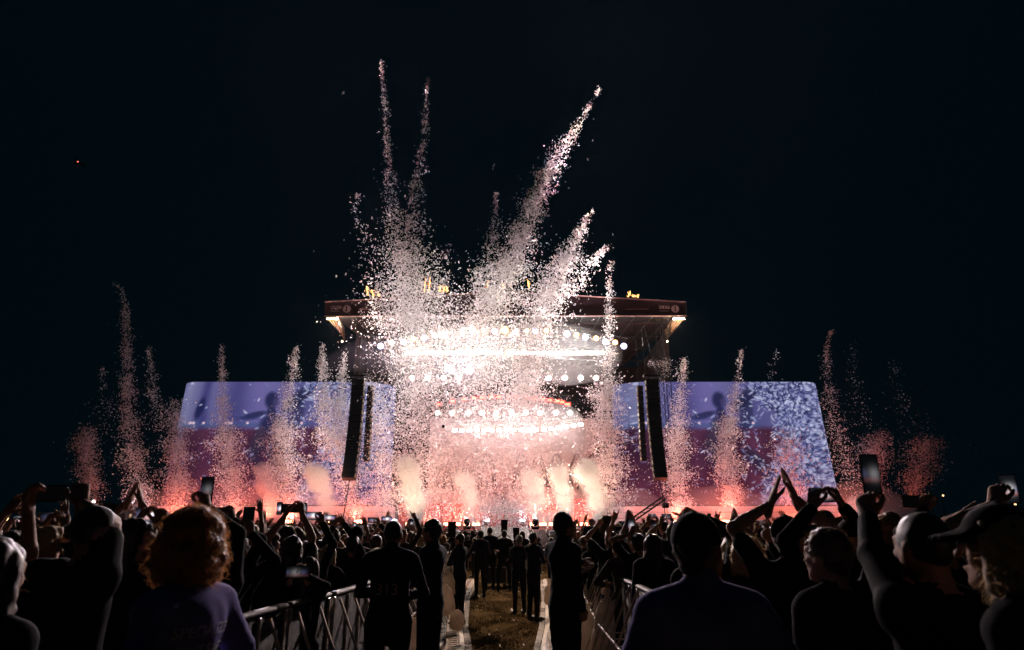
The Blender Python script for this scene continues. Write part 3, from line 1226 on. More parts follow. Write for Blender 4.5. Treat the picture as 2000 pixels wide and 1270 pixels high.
def plume(label, path, Y, n, size=.12, clump=.35, seed=None):
    """path: (px, py, half width px, density per px of height)."""
    CONF_N[0] += 1
    rng = np.random.default_rng(100 + CONF_N[0] if seed is None else seed)
    path = np.array(path, float)
    seg = np.hypot(np.diff(path[:, 0]), np.diff(path[:, 1]))
    cum = np.concatenate([[0], np.cumsum(seg)])
    tt = np.linspace(0, cum[-1], 600)
    den = np.interp(tt, cum, path[:, 3])
    # clumpy along the length
    den = den * np.clip(1 + clump * (np.sin(tt * .09 + rng.uniform(0, 6)) + np.sin(tt * .23 + rng.uniform(0, 6))), .15, None)
    cdf = np.cumsum(den)
    cdf /= cdf[-1]
    t = np.interp(rng.random(n), cdf, tt)
    px, py, hw = (np.interp(t, cum, path[:, k]) for k in (0, 1, 2))
    # cauliflower edges: width wobbles with height and side
    g = rng.normal(size=n) * .5
    w2 = hw * (1 + .28 * np.sin(t * .11 + np.sign(g) * 1.3) + .18 * np.sin(t * .31 + np.sign(g)))
    out = rng.random(n) < .12
    g = np.where(out, g * 1.7, np.clip(g, -1.05, 1.05))
    px = px + g * w2
    py = py + rng.normal(size=n) * (2 + hw * .18)
    hm = hw / 24.0
    yy = Y + rng.normal(size=n) * .5 * hm
    d0 = FPX * CT - (635 - py) * ST
    k = yy / d0
    P = np.stack([(px - 1000) * k, yy, EYE + (FPX * ST + (635 - py) * CT) * k], 1)
    o = link('confetti_plume', flakes_mesh('confetti_plume', P, size, rng))
    tag(o, label, 'confetti', 'confetti plumes', 'stuff')


CF = 1.0
N = lambda n: int(n * CF)
plume('tall thin column of white confetti left of centre, reaching highest into the sky', [(744, 120, 3, 1.4), (746, 140, 4, .5), (752, 200, 7, .5), (757, 300, 10, .8), (763, 380, 16, 1), (772, 450, 26, 2), (785, 520, 42, 4.5), (795, 580, 58, 7), (800, 640, 66, 7)], 49, N(4200), .12)
plume('second thin column of white confetti leaning right beside the tallest one', [(835, 155, 3, .9), (832, 200, 6, .4), (829, 270, 9, .6), (818, 330, 12, .8), (806, 400, 20, 1.2), (802, 460, 34, 2.6), (806, 530, 50, 5), (812, 600, 60, 6)], 48.5, N(2900), .12)
plume('loose scatter of confetti at the far left of the central burst', [(698, 380, 6, .8), (692, 420, 12, .25), (710, 460, 18, .35), (720, 520, 28, .6), (735, 580, 30, 1.6), (750, 640, 30, 2.4)], 48, N(560), .12)
plume('loose confetti to the right of the left burst', [(885, 470, 6, .15), (862, 510, 18, .6), (860, 560, 30, 1.6), (870, 620, 45, 2.6), (880, 680, 50, 3)], 49, N(1100), .12)
plume('long diagonal streak of white confetti rising to the upper right', [(1171, 173, 4, .9), (1160, 192, 4, .3), (1140, 225, 9, .5), (1112, 268, 17, 1.3), (1088, 310, 20, 2.2), (1065, 350, 22, 3), (1040, 400, 25, 3.8), (1022, 450, 29, 4.8), (1005, 500, 37, 7), (980, 550, 44, 9), (955, 600, 52, 10), (935, 650, 58, 8)], 48.5, N(9500), .12)
plume('sparse small column of confetti left of the diagonal streak', [(968, 376, 4, .9), (968, 420, 8, .5), (963, 470, 14, 1.2), (950, 520, 26, 2), (925, 570, 30, 2.2)], 49, N(850), .12)
plume('short diagonal streak of white confetti at the right', [(1157, 412, 5, .9), (1142, 435, 10, .9), (1122, 470, 19, 2.2), (1102, 510, 30, 5), (1080, 560, 40, 8), (1058, 610, 44, 8.5), (1042, 670, 42, 7), (1030, 740, 44, 6), (1022, 800, 44, 4)], 48, N(9000), .12)
plume('loose confetti curling off to the right of the short streak', [(1190, 482, 5, 1), (1168, 498, 10, .8), (1145, 525, 20, 1), (1130, 565, 24, 1)], 48, N(420), .12)
plume('narrow confetti column in front of the right side of the stage', [(1191, 512, 6, .5), (1190, 560, 7, .5), (1190, 620, 11, 1.1), (1190, 680, 11, 1.1), (1186, 725, 19, 2.2), (1182, 770, 27, 6), (1180, 830, 33, 7), (1184, 890, 38, 7), (1188, 950, 40, 7), (1192, 1010, 38, 6)], 48.5, N(11890), .095)
plume('dense curtain of confetti filling the left half of the stage', [(800, 600, 62, 6), (812, 680, 74, 7), (815, 760, 78, 7), (818, 840, 84, 7), (822, 920, 84, 6), (820, 1005, 70, 5)], 49.5, N(22475), .095)
plume('dense curtain of confetti in the middle of the stage', [(925, 640, 60, 6), (930, 720, 80, 7), (945, 800, 110, 7), (955, 880, 118, 6), (960, 950, 110, 5), (965, 1015, 95, 4)], 50.5, N(19575), .09)
plume('confetti falling across the right half of the stage', [(1030, 740, 48, 5), (1035, 800, 60, 4), (1045, 870, 80, 2.4), (1050, 940, 85, 2), (1055, 1010, 80, 2)], 51, N(5220), .09)
plume('confetti falling low over the centre ramp', [(985, 985, 70, 3), (985, 1030, 75, 3), (975, 1050, 90, 2)], 44, N(1885), .082)
plume('single flakes drifting high in the night sky', [(670, 182, 3, .2), (672, 184, 2, .2)], 47, 4, .2)
plume('few flakes drifting in the sky above the centre', [(965, 322, 3, .6), (964, 330, 3, .6)], 47, 5, .2)
# left side
plume('tall faint confetti column beyond the left screen', [(220, 552, 3, .25), (240, 565, 5, .6), (246, 620, 11, 1.5), (249, 700, 13, 2.2), (248, 770, 16, 2.6), (252, 840, 22, 3), (262, 900, 30, 4.2), (276, 960, 30, 4.4), (284, 1005, 24, 3)], 53, N(5655), .085)
plume('faint round confetti cloud at the far left', [(170, 838, 18, 3), (170, 860, 26, 5), (168, 900, 26, 5), (178, 940, 24, 4), (182, 985, 20, 2)], 55, N(3770), .082)
plume('sparse confetti column just left of the left screen', [(289, 677, 5, .8), (296, 720, 9, .8), (300, 780, 16, 1), (318, 840, 28, 1.4)], 52, N(812), .082)
plume('scattered flakes low at the far left', [(200, 712, 4, .3), (205, 770, 14, .3), (215, 830, 50, .8)], 54, N(217), .082)
plume('reddish confetti column over the outer edge of the left screen', [(340, 780, 16, .6), (344, 826, 20, 2.6), (346, 870, 28, 5), (348, 920, 28, 5), (346, 965, 30, 5), (344, 1008, 28, 4)], 51.5, N(6235), .085)
plume('confetti column over the left third of the left screen', [(433, 676, 5, 1), (434, 720, 7, 1.1), (434, 780, 14, 1.8), (438, 830, 22, 3.4), (444, 870, 32, 6), (452, 920, 36, 6), (454, 965, 32, 5.5), (450, 1010, 26, 5)], 51, N(7685), .085)
plume('confetti column over the middle of the left screen', [(580, 676, 5, .8), (573, 720, 11, 1.1), (562, 775, 16, 1.8), (552, 820, 24, 3.4), (548, 860, 34, 6.2), (552, 910, 38, 6.4), (560, 955, 36, 6), (565, 1010, 28, 5)], 51, N(8265), .085)
plume('confetti column over the inner part of the left screen', [(630, 673, 5, 1), (630, 720, 11, 2), (632, 780, 20, 3.4), (636, 840, 27, 4), (640, 900, 28, 2.6)], 50.5, N(3625), .09)
plume('broad confetti column beside the left line array', [(673, 690, 5, .8), (668, 740, 12, 1.6), (666, 800, 24, 4.4), (668, 860, 34, 6), (676, 910, 36, 5.6), (686, 955, 30, 4), (690, 1010, 26, 3)], 50, N(6960), .09)
plume('confetti between the left line array and the stage', [(722, 735, 14, .8), (738, 800, 24, 3), (742, 860, 30, 4), (748, 920, 34, 4), (752, 1000, 34, 4)], 50.5, N(4350), .09)
# right side
plume('confetti column over the inner part of the right screen', [(1336, 702, 7, 1.1), (1333, 740, 11, 1.6), (1326, 800, 18, 2.6), (1322, 840, 26, 6), (1318, 890, 29, 6.5), (1322, 940, 30, 6.5), (1330, 1000, 20, 6)], 51, N(6815), .085)
plume('confetti column over the middle of the right screen', [(1447, 684, 4, .6), (1444, 730, 8, .7), (1432, 790, 15, 2), (1422, 840, 24, 5), (1416, 885, 30, 6.4), (1424, 930, 28, 6), (1430, 985, 18, 5)], 51, N(6235), .085)
plume('reddish confetti cloud before the flake picture on the right screen', [(1538, 840, 26, 2), (1540, 880, 36, 3), (1540, 930, 40, 3), (1548, 985, 30, 2.6)], 52, N(3480), .082)
plume('few flakes above the top edge of the right screen', [(1518, 686, 5, .8), (1510, 712, 7, .8), (1505, 740, 8, .4)], 51, N(43), .09)
plume('thin confetti column beyond the outer edge of the right screen', [(1622, 648, 5, 1.6), (1614, 690, 7, 1), (1614, 745, 12, 1.2), (1628, 820, 26, 1.8), (1650, 900, 32, 2.4), (1660, 960, 26, 1.6)], 53, N(1885), .082)
plume('faint round confetti cloud right of the right screen', [(1722, 845, 20, 4), (1708, 870, 34, 5), (1706, 905, 34, 5), (1706, 950, 26, 3), (1690, 1000, 30, 4)], 55, N(4495), .082)
plume('faint round confetti cloud at the far right', [(1810, 860, 28, 4), (1802, 890, 40, 5), (1795, 920, 36, 4), (1785, 955, 24, 3), (1782, 990, 16, 1)], 55.5, N(3770), .082)
plume('very sparse flakes drifting right of the right screen', [(1668, 668, 6, .5), (1664, 720, 12, .5), (1676, 780, 26, .8), (1690, 840, 36, 1)], 54, N(190), .082)
plume('very sparse flakes drifting at the far right', [(1748, 700, 10, .4), (1752, 760, 22, .6), (1775, 820, 40, 1), (1800, 850, 46, 1)], 54.5, N(190), .082)
plume('golden dust sparkling above the right line array', [(1268, 708, 6, 3), (1285, 712, 18, 3), (1305, 705, 14, 1.6), (1290, 760, 22, 1)], 50, N(609), .045)

# one dark balloon and a dark leaf-shaped flake in front of the bright stage
b = pix(866, 833, 40)
o = empty('balloon', b)
tag(o, 'small dark round balloon floating before the bright left half of the stage', 'balloon')
MB().sphere((0, 0, 0), .09, 14, 10, (1, 1, 1.08)).build('envelope', M_black, o, smooth=True)
MB().tube((0, 0, -.092), (0, 0, -.12), .008, 6, .018).build('knot', M_black, o)

# ------------------------------------------------------------------ smoke jets
M_smoke = vol_mat('smoke', (0.97, 0.96, 0.94), 3.2, 0.0)
M_veil = vol_mat('smoke_veil', (0.97, 0.96, 0.94), .5, 0.0)
M_smoke2 = vol_mat('thin_smoke', (0.95, 0.93, 0.91), 1.2, 0.0)


def smoke(label, path, Y, m=None, h=.085, seed=1):
    r = random.Random(seed)
    P = [(pix(x, y, Y), w / ppm(x, y, Y)) for x, y, w in path]
    prims = []
    for (a, ra), (b_, rb) in zip(P[:-1], P[1:]):
        L = (b_ - a).length
        n = max(2, int(L / (.45 * (ra + rb) / 2 + .08)))
        for k in range(n):
            t = (k + r.random()) / n
            rr = ra + (rb - ra) * t
            for q in range(5):
                an = r.uniform(0, 6.28)
                rad = rr * r.uniform(.1, .66)
                c = a.lerp(b_, t) + Vector((math.cos(an) * rad, math.sin(an) * rad, r.uniform(-.2, .2) * rr))
                prims.append((c, rr * r.uniform(.36, .58)))
    mn = np.array([min(c[i] - q for c, q in prims) for i in range(3)]) - 5 * h
    mx = np.array([max(c[i] + q for c, q in prims) for i in range(3)]) + 5 * h
    dims = np.ceil((mx - mn) / h).astype(int) + 1
    g = [mn[i] + np.arange(dims[i]) * h for i in range(3)]
    X, Yg, Z = np.meshgrid(*g, indexing='ij')
    D = np.full(X.shape, 1.0)
    for c, q in prims:
        d = np.sqrt((X - c.x) ** 2 + (Yg - c.y) ** 2 + (Z - c.z) ** 2) - q
        D = smin(D, d, .14)
    D += .16 * wav(X, Yg, Z, 3.2, seed, 6) + .30 * np.abs(wav(X, Yg, Z, 5.5, seed + 1, 5)) + .16 * np.abs(wav(X, Yg, Z, 12, seed + 2, 5)) - .19
    V, Q = surf_nets(D - .16, mn, h)
    o = link('smoke_jet', np_mesh('smoke_jet', V, Q, M_veil, True))
    tag(o, label, 'smoke', 'smoke jets', 'stuff')
    V, Q = surf_nets(D + .06, mn, h)
    if len(Q):
        tag(link('core', np_mesh('core', V, Q, m or M_smoke, True), o), kind='stuff')


smoke('cream smoke jet rising before the left part of the stage', [(812, 1014, 12), (811, 985, 17), (806, 960, 20), (800, 935, 25), (793, 912, 22), (789, 900, 14)], 47.4, seed=3)
smoke('pale smoke jet left of the centre ramp, half lost in confetti', [(921, 1018, 10), (919, 990, 14), (914, 965, 17), (906, 940, 17), (900, 930, 11)], 47.8, M_smoke2, seed=4)
smoke('pale smoke jet right of the centre ramp', [(1051, 1018, 10), (1050, 990, 14), (1046, 965, 18), (1038, 940, 19), (1032, 925, 13)], 47.8, M_smoke2, seed=5)
smoke('cream smoke jet, the left one of the pair at the right of the stage', [(1104, 1008, 13), (1103, 985, 15), (1098, 955, 17), (1092, 930, 17), (1086, 914, 13)], 47.4, seed=6)
smoke('cream smoke jet with billowing top, the right one of the pair', [(1169, 1016, 11), (1167, 990, 15), (1160, 965, 18), (1152, 940, 23), (1144, 922, 22), (1146, 908, 14)], 47.4, seed=7)
smoke('reddish smoke jet over the middle of the left screen', [(642, 1012, 9), (638, 985, 14), (630, 960, 19), (620, 938, 24), (612, 918, 18)], 48.6, M_smoke2, seed=8)
smoke('thin reddish smoke puff over the left screen', [(531, 1004, 6), (530, 975, 12), (524, 945, 18), (512, 918, 16)], 50.8, vol_mat('faint_smoke', (0.85, 0.82, 0.8), .45), seed=9)
smoke('low smoke puff beside the right floor light of the centre', [(1064, 1020, 6), (1072, 1014, 9), (1082, 1008, 6)], 48.4, M_smoke2, seed=10)
smoke('reddish smoke at the foot of the far right confetti cloud', [(1690, 1012, 20), (1686, 998, 28), (1680, 985, 18)], 53.5, MATS['faint_smoke'], seed=12)

# ------------------------------------------------------------------ fireworks on the roof edge and sparks
M_pyro = emit('gold_spark', (1.0, 0.50, 0.16), 3.2)
pk = 0
pyro_pts = [(719, 578, 716, 559), (730, 582, 726, 566), (740, 580, 738, 570), (829, 572, 831, 544), (837, 573, 840, 542), (859, 571, 860, 558), (866, 571, 868, 560), (874, 571, 872, 560),
            (951, 563, 954, 550), (981, 561, 982, 556), (1034, 565, 1031, 548), (1227, 581, 1231, 570), (1237, 581, 1237, 577), (1245, 582, 1246, 577)]
for i, (xa, ya, xb, yb) in enumerate(pyro_pts):
    a, b = pix(xa, ya, 54.4), pix(xb, yb, 54.4)
    o = empty('spark_fountain', a)
    tag(o, 'golden spark fountain shooting up from the roof edge, %s from the left' % ordinal(i + 1), 'firework', 'spark fountains on the roof edge')
    mb = MB()
    d = b - a
    mb.path([Vector((0, 0, 0)), d * .35, d * .7, d], .055, 6, (.5, .8, 1.2, .6))
    for k in range(14):
        t = rnd.random()
        q = d * t + Vector((rnd.gauss(0, .09), rnd.gauss(0, .09), 0))
        mb.tube(q, q + Vector((rnd.gauss(0, .02), 0, .09)), .018, 4)
    mb.build('flame', M_pyro, o)
    MB().tube((0, 0, -.25), (0, 0, 0), .06, 8).build('launcher', M_dark, o)
mb = MB()
for k in range(70):
    c = pix(rnd.gauss(1095, 22), rnd.uniform(905, 992), 51.6 + rnd.uniform(-.6, .6))
    mb.sphere(c, rnd.uniform(.008, .028), 6, 4)
for k in range(30):
    c = pix(rnd.gauss(1172, 6), rnd.uniform(845, 930), 50)
    mb.sphere(c, rnd.uniform(.008, .02), 6, 4)
tag(mb.build('sparks', emit('white_spark', (1, .85, .75), 14)), 'white sparks glittering around the right smoke jets', 'sparks', kind='stuff')

# ------------------------------------------------------------------ camera crane, background buildings and lights
a, b = pix(1238, 1014, 46), pix(1298, 972, 44)
o = empty('camera_crane', (a.x, a.y, 0))
tag(o, 'camera crane with its arm raised in front of the right screen', 'camera crane')
mb = MB()
truss_mesh(mb, (0, 0, a.z), b - Vector((a.x, a.y, 0)), .11, 10, .03)
mb.build('arm', M_dark, o)
e = b - Vector((a.x, a.y, 0))
MB().tube(e, e + Vector((0, 0, -.35)), .04, 6).box(e + Vector((0, -.1, -.48)), (.34, .6, .3), None, .04).tube(e + Vector((0, -.4, -.48)), e + Vector((0, -.62, -.48)), .09, 8).build('camera_head', M_black, o)
MB().tube((0, 0, 0), (0, 0, a.z), .08, 8).build('post', M_dark, o)
MB().box((-.7, .3, a.z - .35), (.5, .4, .45), None, .05).build('counterweight', M_black, o)

M_hut = mat('cabin_wall', (0.10, 0.09, 0.08), 0.8, var=0.3)
M_win = emit('lit_window', (1, .62, .25), .5)
for i, (x0, x1, y0, Y, lab) in enumerate(((183, 203, 985, 78, 'small dim cabin with lit window far left behind the crowd'), (214, 226, 990, 82, 'dim cabin far left beside the small one with the lamp'),
                                         (246, 262, 988, 84, 'dim cabin with a tall lit window left of the left screen'))):
    a, b = pix(x0, y0, Y), pix(x1, y0, Y)
    o = empty('cabin', ((a.x + b.x) / 2, Y, 0))
    tag(o, lab, 'cabin', 'cabins beyond the field')
    w = b.x - a.x
    MB().box((0, 1.5, a.z / 2), (w, 3, a.z)).build('wall', M_hut, o)
    MB().box((0, 1.5, a.z + .08), (w + .3, 3.3, .14)).build('roof', mat('cabin_roof', (0.3, 0.24, 0.16), 0.7), o)
    MB().box((w * .25, -.03, a.z * .72), (w * .22, .05, .7)).build('window', M_win, o)
for i, (x, y, Y, lab, col, st, sz) in enumerate(((183, 980, 70, 'small white lamp on a pole above the left cabin', (1, .95, .9), 5, .16), (6, 1012, 44, 'yellow lamp at the left edge of the picture', (1, .7, .3), 14, .28),
                                                (60, 1010, 46, 'yellow lamp behind the raised arms at the left', (1, .75, .35), 10, .2),
                                                (1842, 968, 90, 'tiny amber lamp far right above the crowd', (1, .6, .25), 2.5, .12), (1983, 985, 90, 'tiny amber lamp at the far right edge', (1, .6, .25), 2.5, .14),
                                                (152, 316, 300, 'tiny red aircraft warning light high in the left sky', (1, .15, .1), 3, .3))):
    p = pix(x, y, Y)
    o = empty('pole_lamp' if y > 500 else 'aircraft', (p.x, p.y, 0 if y > 500 else p.z))
    tag(o, lab, 'lamp' if y > 500 else 'aircraft', 'small lamps round the field' if y > 500 else None)
    z = p.z if y > 500 else 0
    MB().sphere((0, 0, z), sz, 10, 6).build('bulb', emit('bulb_%d' % i, col, st), o)
    if y > 500:
        MB().tube((0, .3, 0), (0, .3, z + .2), .06, 6).build('pole', M_dark, o)
        MB().box((0, .15, z + sz + .06), (.2, .5, .06)).build('hood', M_dark, o)
    else:
        MB().tube((-3, 2, .2), (3, 2, .2), .5, 8, .2).box((0, 2, .2), (1.2, 9, .12)).box((-2.8, 2, .9), (.5, .1, 1.4)).build('fuselage', M_black, o)
# slim camera mast at the far right
p = pix(1779, 752, 70)
o = empty('mast', (p.x, p.y, 0))
tag(o, 'slim dark mast with a slanting arm far right of the stage', 'mast')
MB().tube((0, 0, 0), (0, 0, p.z), .06, 6, .03).build('pole', M_steel, o)
MB().tube((0, 0, p.z - 1.4), (2.0, 0, p.z), .03, 5).tube((0, 0, p.z * .55), (2.6, .3, p.z * .8), .025, 5).build('arm', M_steel, o)

# thin smoke hanging under the stage roof, lit by the lamps
def stage_smoke(label, blobs, density, seed, col=(0.92, 0.9, 0.92), h=.45):
    f_mn, f_mx = np.full(3, 1e9), np.full(3, -1e9)
    for c, r in blobs:
        f_mn = np.minimum(f_mn, np.array(c) - np.array(r))
        f_mx = np.maximum(f_mx, np.array(c) + np.array(r))
    f_mn -= 1.5
    f_mx += 1.5
    dims = np.ceil((f_mx - f_mn) / h).astype(int) + 1
    g = [f_mn[i] + np.arange(dims[i]) * h for i in range(3)]
    X, Yg, Z = np.meshgrid(*g, indexing='ij')
    D = np.full(X.shape, 3.0)
    for c, r in blobs:
        k0 = np.sqrt(((X - c[0]) / r[0]) ** 2 + ((Yg - c[1]) / r[1]) ** 2 + ((Z - c[2]) / r[2]) ** 2)
        D = smin(D, (k0 - 1) * min(r), .8)
    D += .45 * wav(X, Yg, Z, 1.3, seed, 6)
    V, Q = surf_nets(D, f_mn, h)
    o = link('stage_smoke', np_mesh('stage_smoke', V, Q, vol_mat('stage_smoke_%d' % seed, col, density, .1), True))
    tag(o, label, 'smoke', 'smoke under the stage roof', 'stuff')


pc = pix(985, 690, 57)
stage_smoke('thin bright smoke around the upper lamp rows under the roof', [((pc.x, 56.5, pc.z), (10.5, 3.0, 2.6)), ((pc.x - 5, 56.5, pc.z - 1), (5, 2.6, 2.6)), ((pc.x + 4.5, 56.5, pc.z - .6), (5, 2.6, 2.4))], .055, 31)
pc2 = pix(1000, 850, 62)
stage_smoke('thin pale smoke around the lower lamp rows before the backdrop', [((pc2.x, 61.5, pc2.z), (7.5, 3.0, 3.6)), ((pc2.x + 3.5, 61.5, pc2.z + .2), (3.2, 2.6, 2.4)), ((pc2.x - 3.5, 61.2, pc2.z - 1), (4, 2.6, 3.5))], .10, 32)
pc3 = pix(715, 688, 54)
stage_smoke('violet tinged smoke drifting out under the left end of the roof', [((pc3.x + 1.2, 54.4, pc3.z), (2.2, 1.3, 1.5)), ((pc3.x - .6, 54.3, pc3.z - .2), (2.0, 1.2, 1.2)), ((pc3.x - 2.2, 54.2, pc3.z - .9), (1.8, 1.0, .9))], .016, 33, (0.85, 0.72, 0.98), .3)

zb_ = 2.6
stage_smoke('low red smoke along the foot of the stage', [((x, 51.0 + .6 * math.sin(x), zb_ + .4 * math.sin(x * 1.7)), (3.2, 1.8, 2.0)) for x in np.arange(-9, 10, 2.6)], .06, 34, (0.95, 0.9, 0.9), .35)
stage_smoke('low red smoke drifting before the left screen', [((x, 50.6, zb_ + .5 * math.sin(x * 1.3)), (2.6, 1.6, 2.3)) for x in np.arange(-26, -12, 2.4)], .06, 35, (0.95, 0.9, 0.9), .35)
stage_smoke('low red smoke drifting before the right screen', [((x, 50.6, zb_ + .5 * math.sin(x * 1.3)), (2.6, 1.6, 2.3)) for x in np.arange(12.5, 27, 2.4)], .06, 36, (0.95, 0.9, 0.9), .35)

# slips of paper that have already come down in the aisle
rg = np.random.default_rng(77)
gy = 9.5 + 26 * rg.random(260)
gx = rg.uniform(-1.6, 1.5, 260)
tag(link('fallen_confetti', flakes_mesh('fallen_confetti', np.stack([gx, gy, .02 + .02 * rg.random(260)], 1), .028, rg)), 'white paper slips lying scattered on the aisle ground', 'confetti', kind='stuff')

# ------------------------------------------------------------------ people: one continuous surface per body
M_skin = mat('skin', (0.36, 0.20, 0.14), 0.6, var=0.1, spec=0.2, bump=0.1, bscale=200)
M_skin2 = mat('skin_dark', (0.20, 0.11, 0.075), 0.5, var=0.08)
M_cloth = mat('clothing', (0.03, 0.03, 0.035), 0.85, var=0.2, scale=8, objcol=True, bump=0.08, bscale=90, spec=0.05)
M_trou = mat('trousers', (0.016, 0.017, 0.022), 0.85, var=0.2, scale=8, spec=0.05)
M_shoe = mat('shoe', (0.012, 0.012, 0.012), 0.5, var=0.1)
M_eye = mat('eye', (0.3, 0.28, 0.26), 0.2, var=0.0)
M_hair = mat('hair', (0.03, 0.02, 0.015), 0.5, var=0.35, scale=60, objcol=True, sheen=0.25, spec=0.5)
M_strand = bpy.data.materials.new('hair_strands')
M_strand.use_nodes = True
_n, _l = M_strand.node_tree.nodes, M_strand.node_tree.links
_oi, _d, _t, _m = _n.new('ShaderNodeObjectInfo'), _n['Principled BSDF'], _n.new('ShaderNodeBsdfTranslucent'), _n.new('ShaderNodeMixShader')
_b = _n.new('ShaderNodeVectorMath')
_b.operation = 'SCALE'
_b.inputs['Scale'].default_value = 1.6
_l.new(_oi.outputs['Color'], _b.inputs[0])
_l.new(_b.outputs[0], _d.inputs['Base Color'])
_l.new(_b.outputs[0], _t.inputs[0])
_d.inputs['Roughness'].default_value = .4
_m.inputs[0].default_value = .55
_l.new(_d.outputs[0], _m.inputs[1])
_l.new(_t.outputs[0], _m.inputs[2])
_l.new(_m.outputs[0], _n['Material Output'].inputs[0])
M_cap = mat('cap_cloth', (0.015, 0.015, 0.018), 0.9, var=0.15, sheen=0.05, objcol=True, spec=0.1)
M_strap = mat('wristband', (0.05, 0.05, 0.05), 0.6)
BODY_MATS = [M_cloth, M_trou, M_skin, M_shoe, M_eye]
BODY_MATS2 = [M_cloth, M_trou, M_skin2, M_shoe, M_eye]


class Field:
    def __init__(s):
        s.p = []

    def cone(s, a, b, ra, rb, m, k=.03, sq=1.0, H=None):
        a, b = Vector(a), Vector(b)
        if H is not None:
            a, b = H @ a, H @ b
        s.p.append(('c', np.array(a), np.array(b), ra, rb, sq, m, k))

    def ell(s, c, r, m, k=.02, H=None, R=None):
        c = Vector(c)
        Rm = np.eye(3)
        if R is not None:
            Rm = np.array(R)
        if H is not None:
            c = H @ c
            Rm = np.array(H.to_3x3()) @ Rm
        s.p.append(('e', np.array(c), np.array(r, float), Rm, None, None, m, k))

    @staticmethod
    def dist(p, X, Y, Z):
        if p[0] == 'c':
            _, a, b, ra, rb, sq, m, k = p
            bx, by, bz = b[0] - a[0], (b[1] - a[1]) / sq, b[2] - a[2]
            x, y, z = X - a[0], (Y - a[1]) / sq, Z - a[2]
            L2 = bx * bx + by * by + bz * bz + 1e-9
            t = np.clip((x * bx + y * by + z * bz) / L2, 0, 1)
            d = np.sqrt((x - t * bx) ** 2 + (y - t * by) ** 2 + (z - t * bz) ** 2)
            return d - (ra + (rb - ra) * t)
        _, c, r, R, _, _, m, k = p
        x, y, z = X - c[0], Y - c[1], Z - c[2]
        qx = R[0, 0] * x + R[1, 0] * y + R[2, 0] * z
        qy = R[0, 1] * x + R[1, 1] * y + R[2, 1] * z
        qz = R[0, 2] * x + R[1, 2] * y + R[2, 2] * z
        k0 = np.sqrt((qx / r[0]) ** 2 + (qy / r[1]) ** 2 + (qz / r[2]) ** 2)
        k1 = np.sqrt((qx / r[0] ** 2) ** 2 + (qy / r[1] ** 2) ** 2 + (qz / r[2] ** 2) ** 2) + 1e-9
        return k0 * (k0 - 1) / k1

    def bounds(s, p):
        if p[0] == 'c':
            r = max(p[3], p[4]) * max(1, p[5])
            return np.minimum(p[1], p[2]) - r, np.maximum(p[1], p[2]) + r
        r = p[2].max()
        return p[1] - r, p[1] + r

    def mesh(s, h, post=None, pad=.05):
        B = [s.bounds(p) for p in s.p]
        mn = np.min([b[0] for b in B], 0) - pad
        mx = np.max([b[1] for b in B], 0) + pad
        dims = np.ceil((mx - mn) / h).astype(int) + 2
        g = [mn[i] + np.arange(dims[i]) * h for i in range(3)]
        D = np.full(dims, .2)
        for p, (b0, b1) in zip(s.p, B):
            i0 = np.maximum(((b0 - .07 - mn) / h).astype(int), 0)
            i1 = np.minimum(((b1 + .07 - mn) / h).astype(int) + 2, dims)
            sl = tuple(slice(a, b) for a, b in zip(i0, i1))
            X = g[0][sl[0]][:, None, None]
            Y = g[1][sl[1]][None, :, None]
            Z = g[2][sl[2]][None, None, :]
            D[sl] = smin(D[sl], Field.dist(p, X, Y, Z), p[7])
        if post is not None:
            D = post(D, g[0][:, None, None], g[1][None, :, None], g[2][None, None, :])
        V, Q = surf_nets(D, mn, h)
        return V, Q

    def mats_at(s, V):
        X, Y, Z = V[:, 0], V[:, 1], V[:, 2]
        best = np.full(len(V), 1e9)
        m = np.zeros(len(V), int)
        for p in s.p:
            d = Field.dist(p, X, Y, Z)
            k = d < best
            best[k] = d[k]
            m[k] = p[6]
        return m


def ik(S, T, hint, a=.30, b=.27):
    """Elbow position for shoulder S and wrist T; hint: direction the elbow points."""
    S, T = Vector(S), Vector(T)
    d = T - S
    L = d.length
    if L > (a + b) * .995:
        T = S + d * ((a + b) * .995 / L)
        d = T - S
        L = d.length
    if L < .12:
        L = .12
    x = (a * a - b * b + L * L) / (2 * L)
    hgt = math.sqrt(max(a * a - x * x, 0))
    u = d.normalized()
    h = Vector(hint)
    h = h - u * h.dot(u)
    h.normalize()
    return S + u * x + h * hgt, T


HAND_CACHE = {}
CURLS = {  # per finger: curl (index, middle, ring, little), thumb out 0..1
    'open': ((.10, .06, .10, .14), 1.0), 'relaxed': ((.45, .5, .55, .6), .6), 'fist': ((1.5, 1.55, 1.55, 1.5), .1), 'grip': ((.75, .8, .85, .9), .5),
    'point': ((.04, 1.5, 1.55, 1.5), .2), 'horns': ((.05, 1.55, 1.55, .08), .3), 'spread': ((.08, .05, .06, .1), 1.25), 'clap': ((.05, .04, .05, .06), .5)}


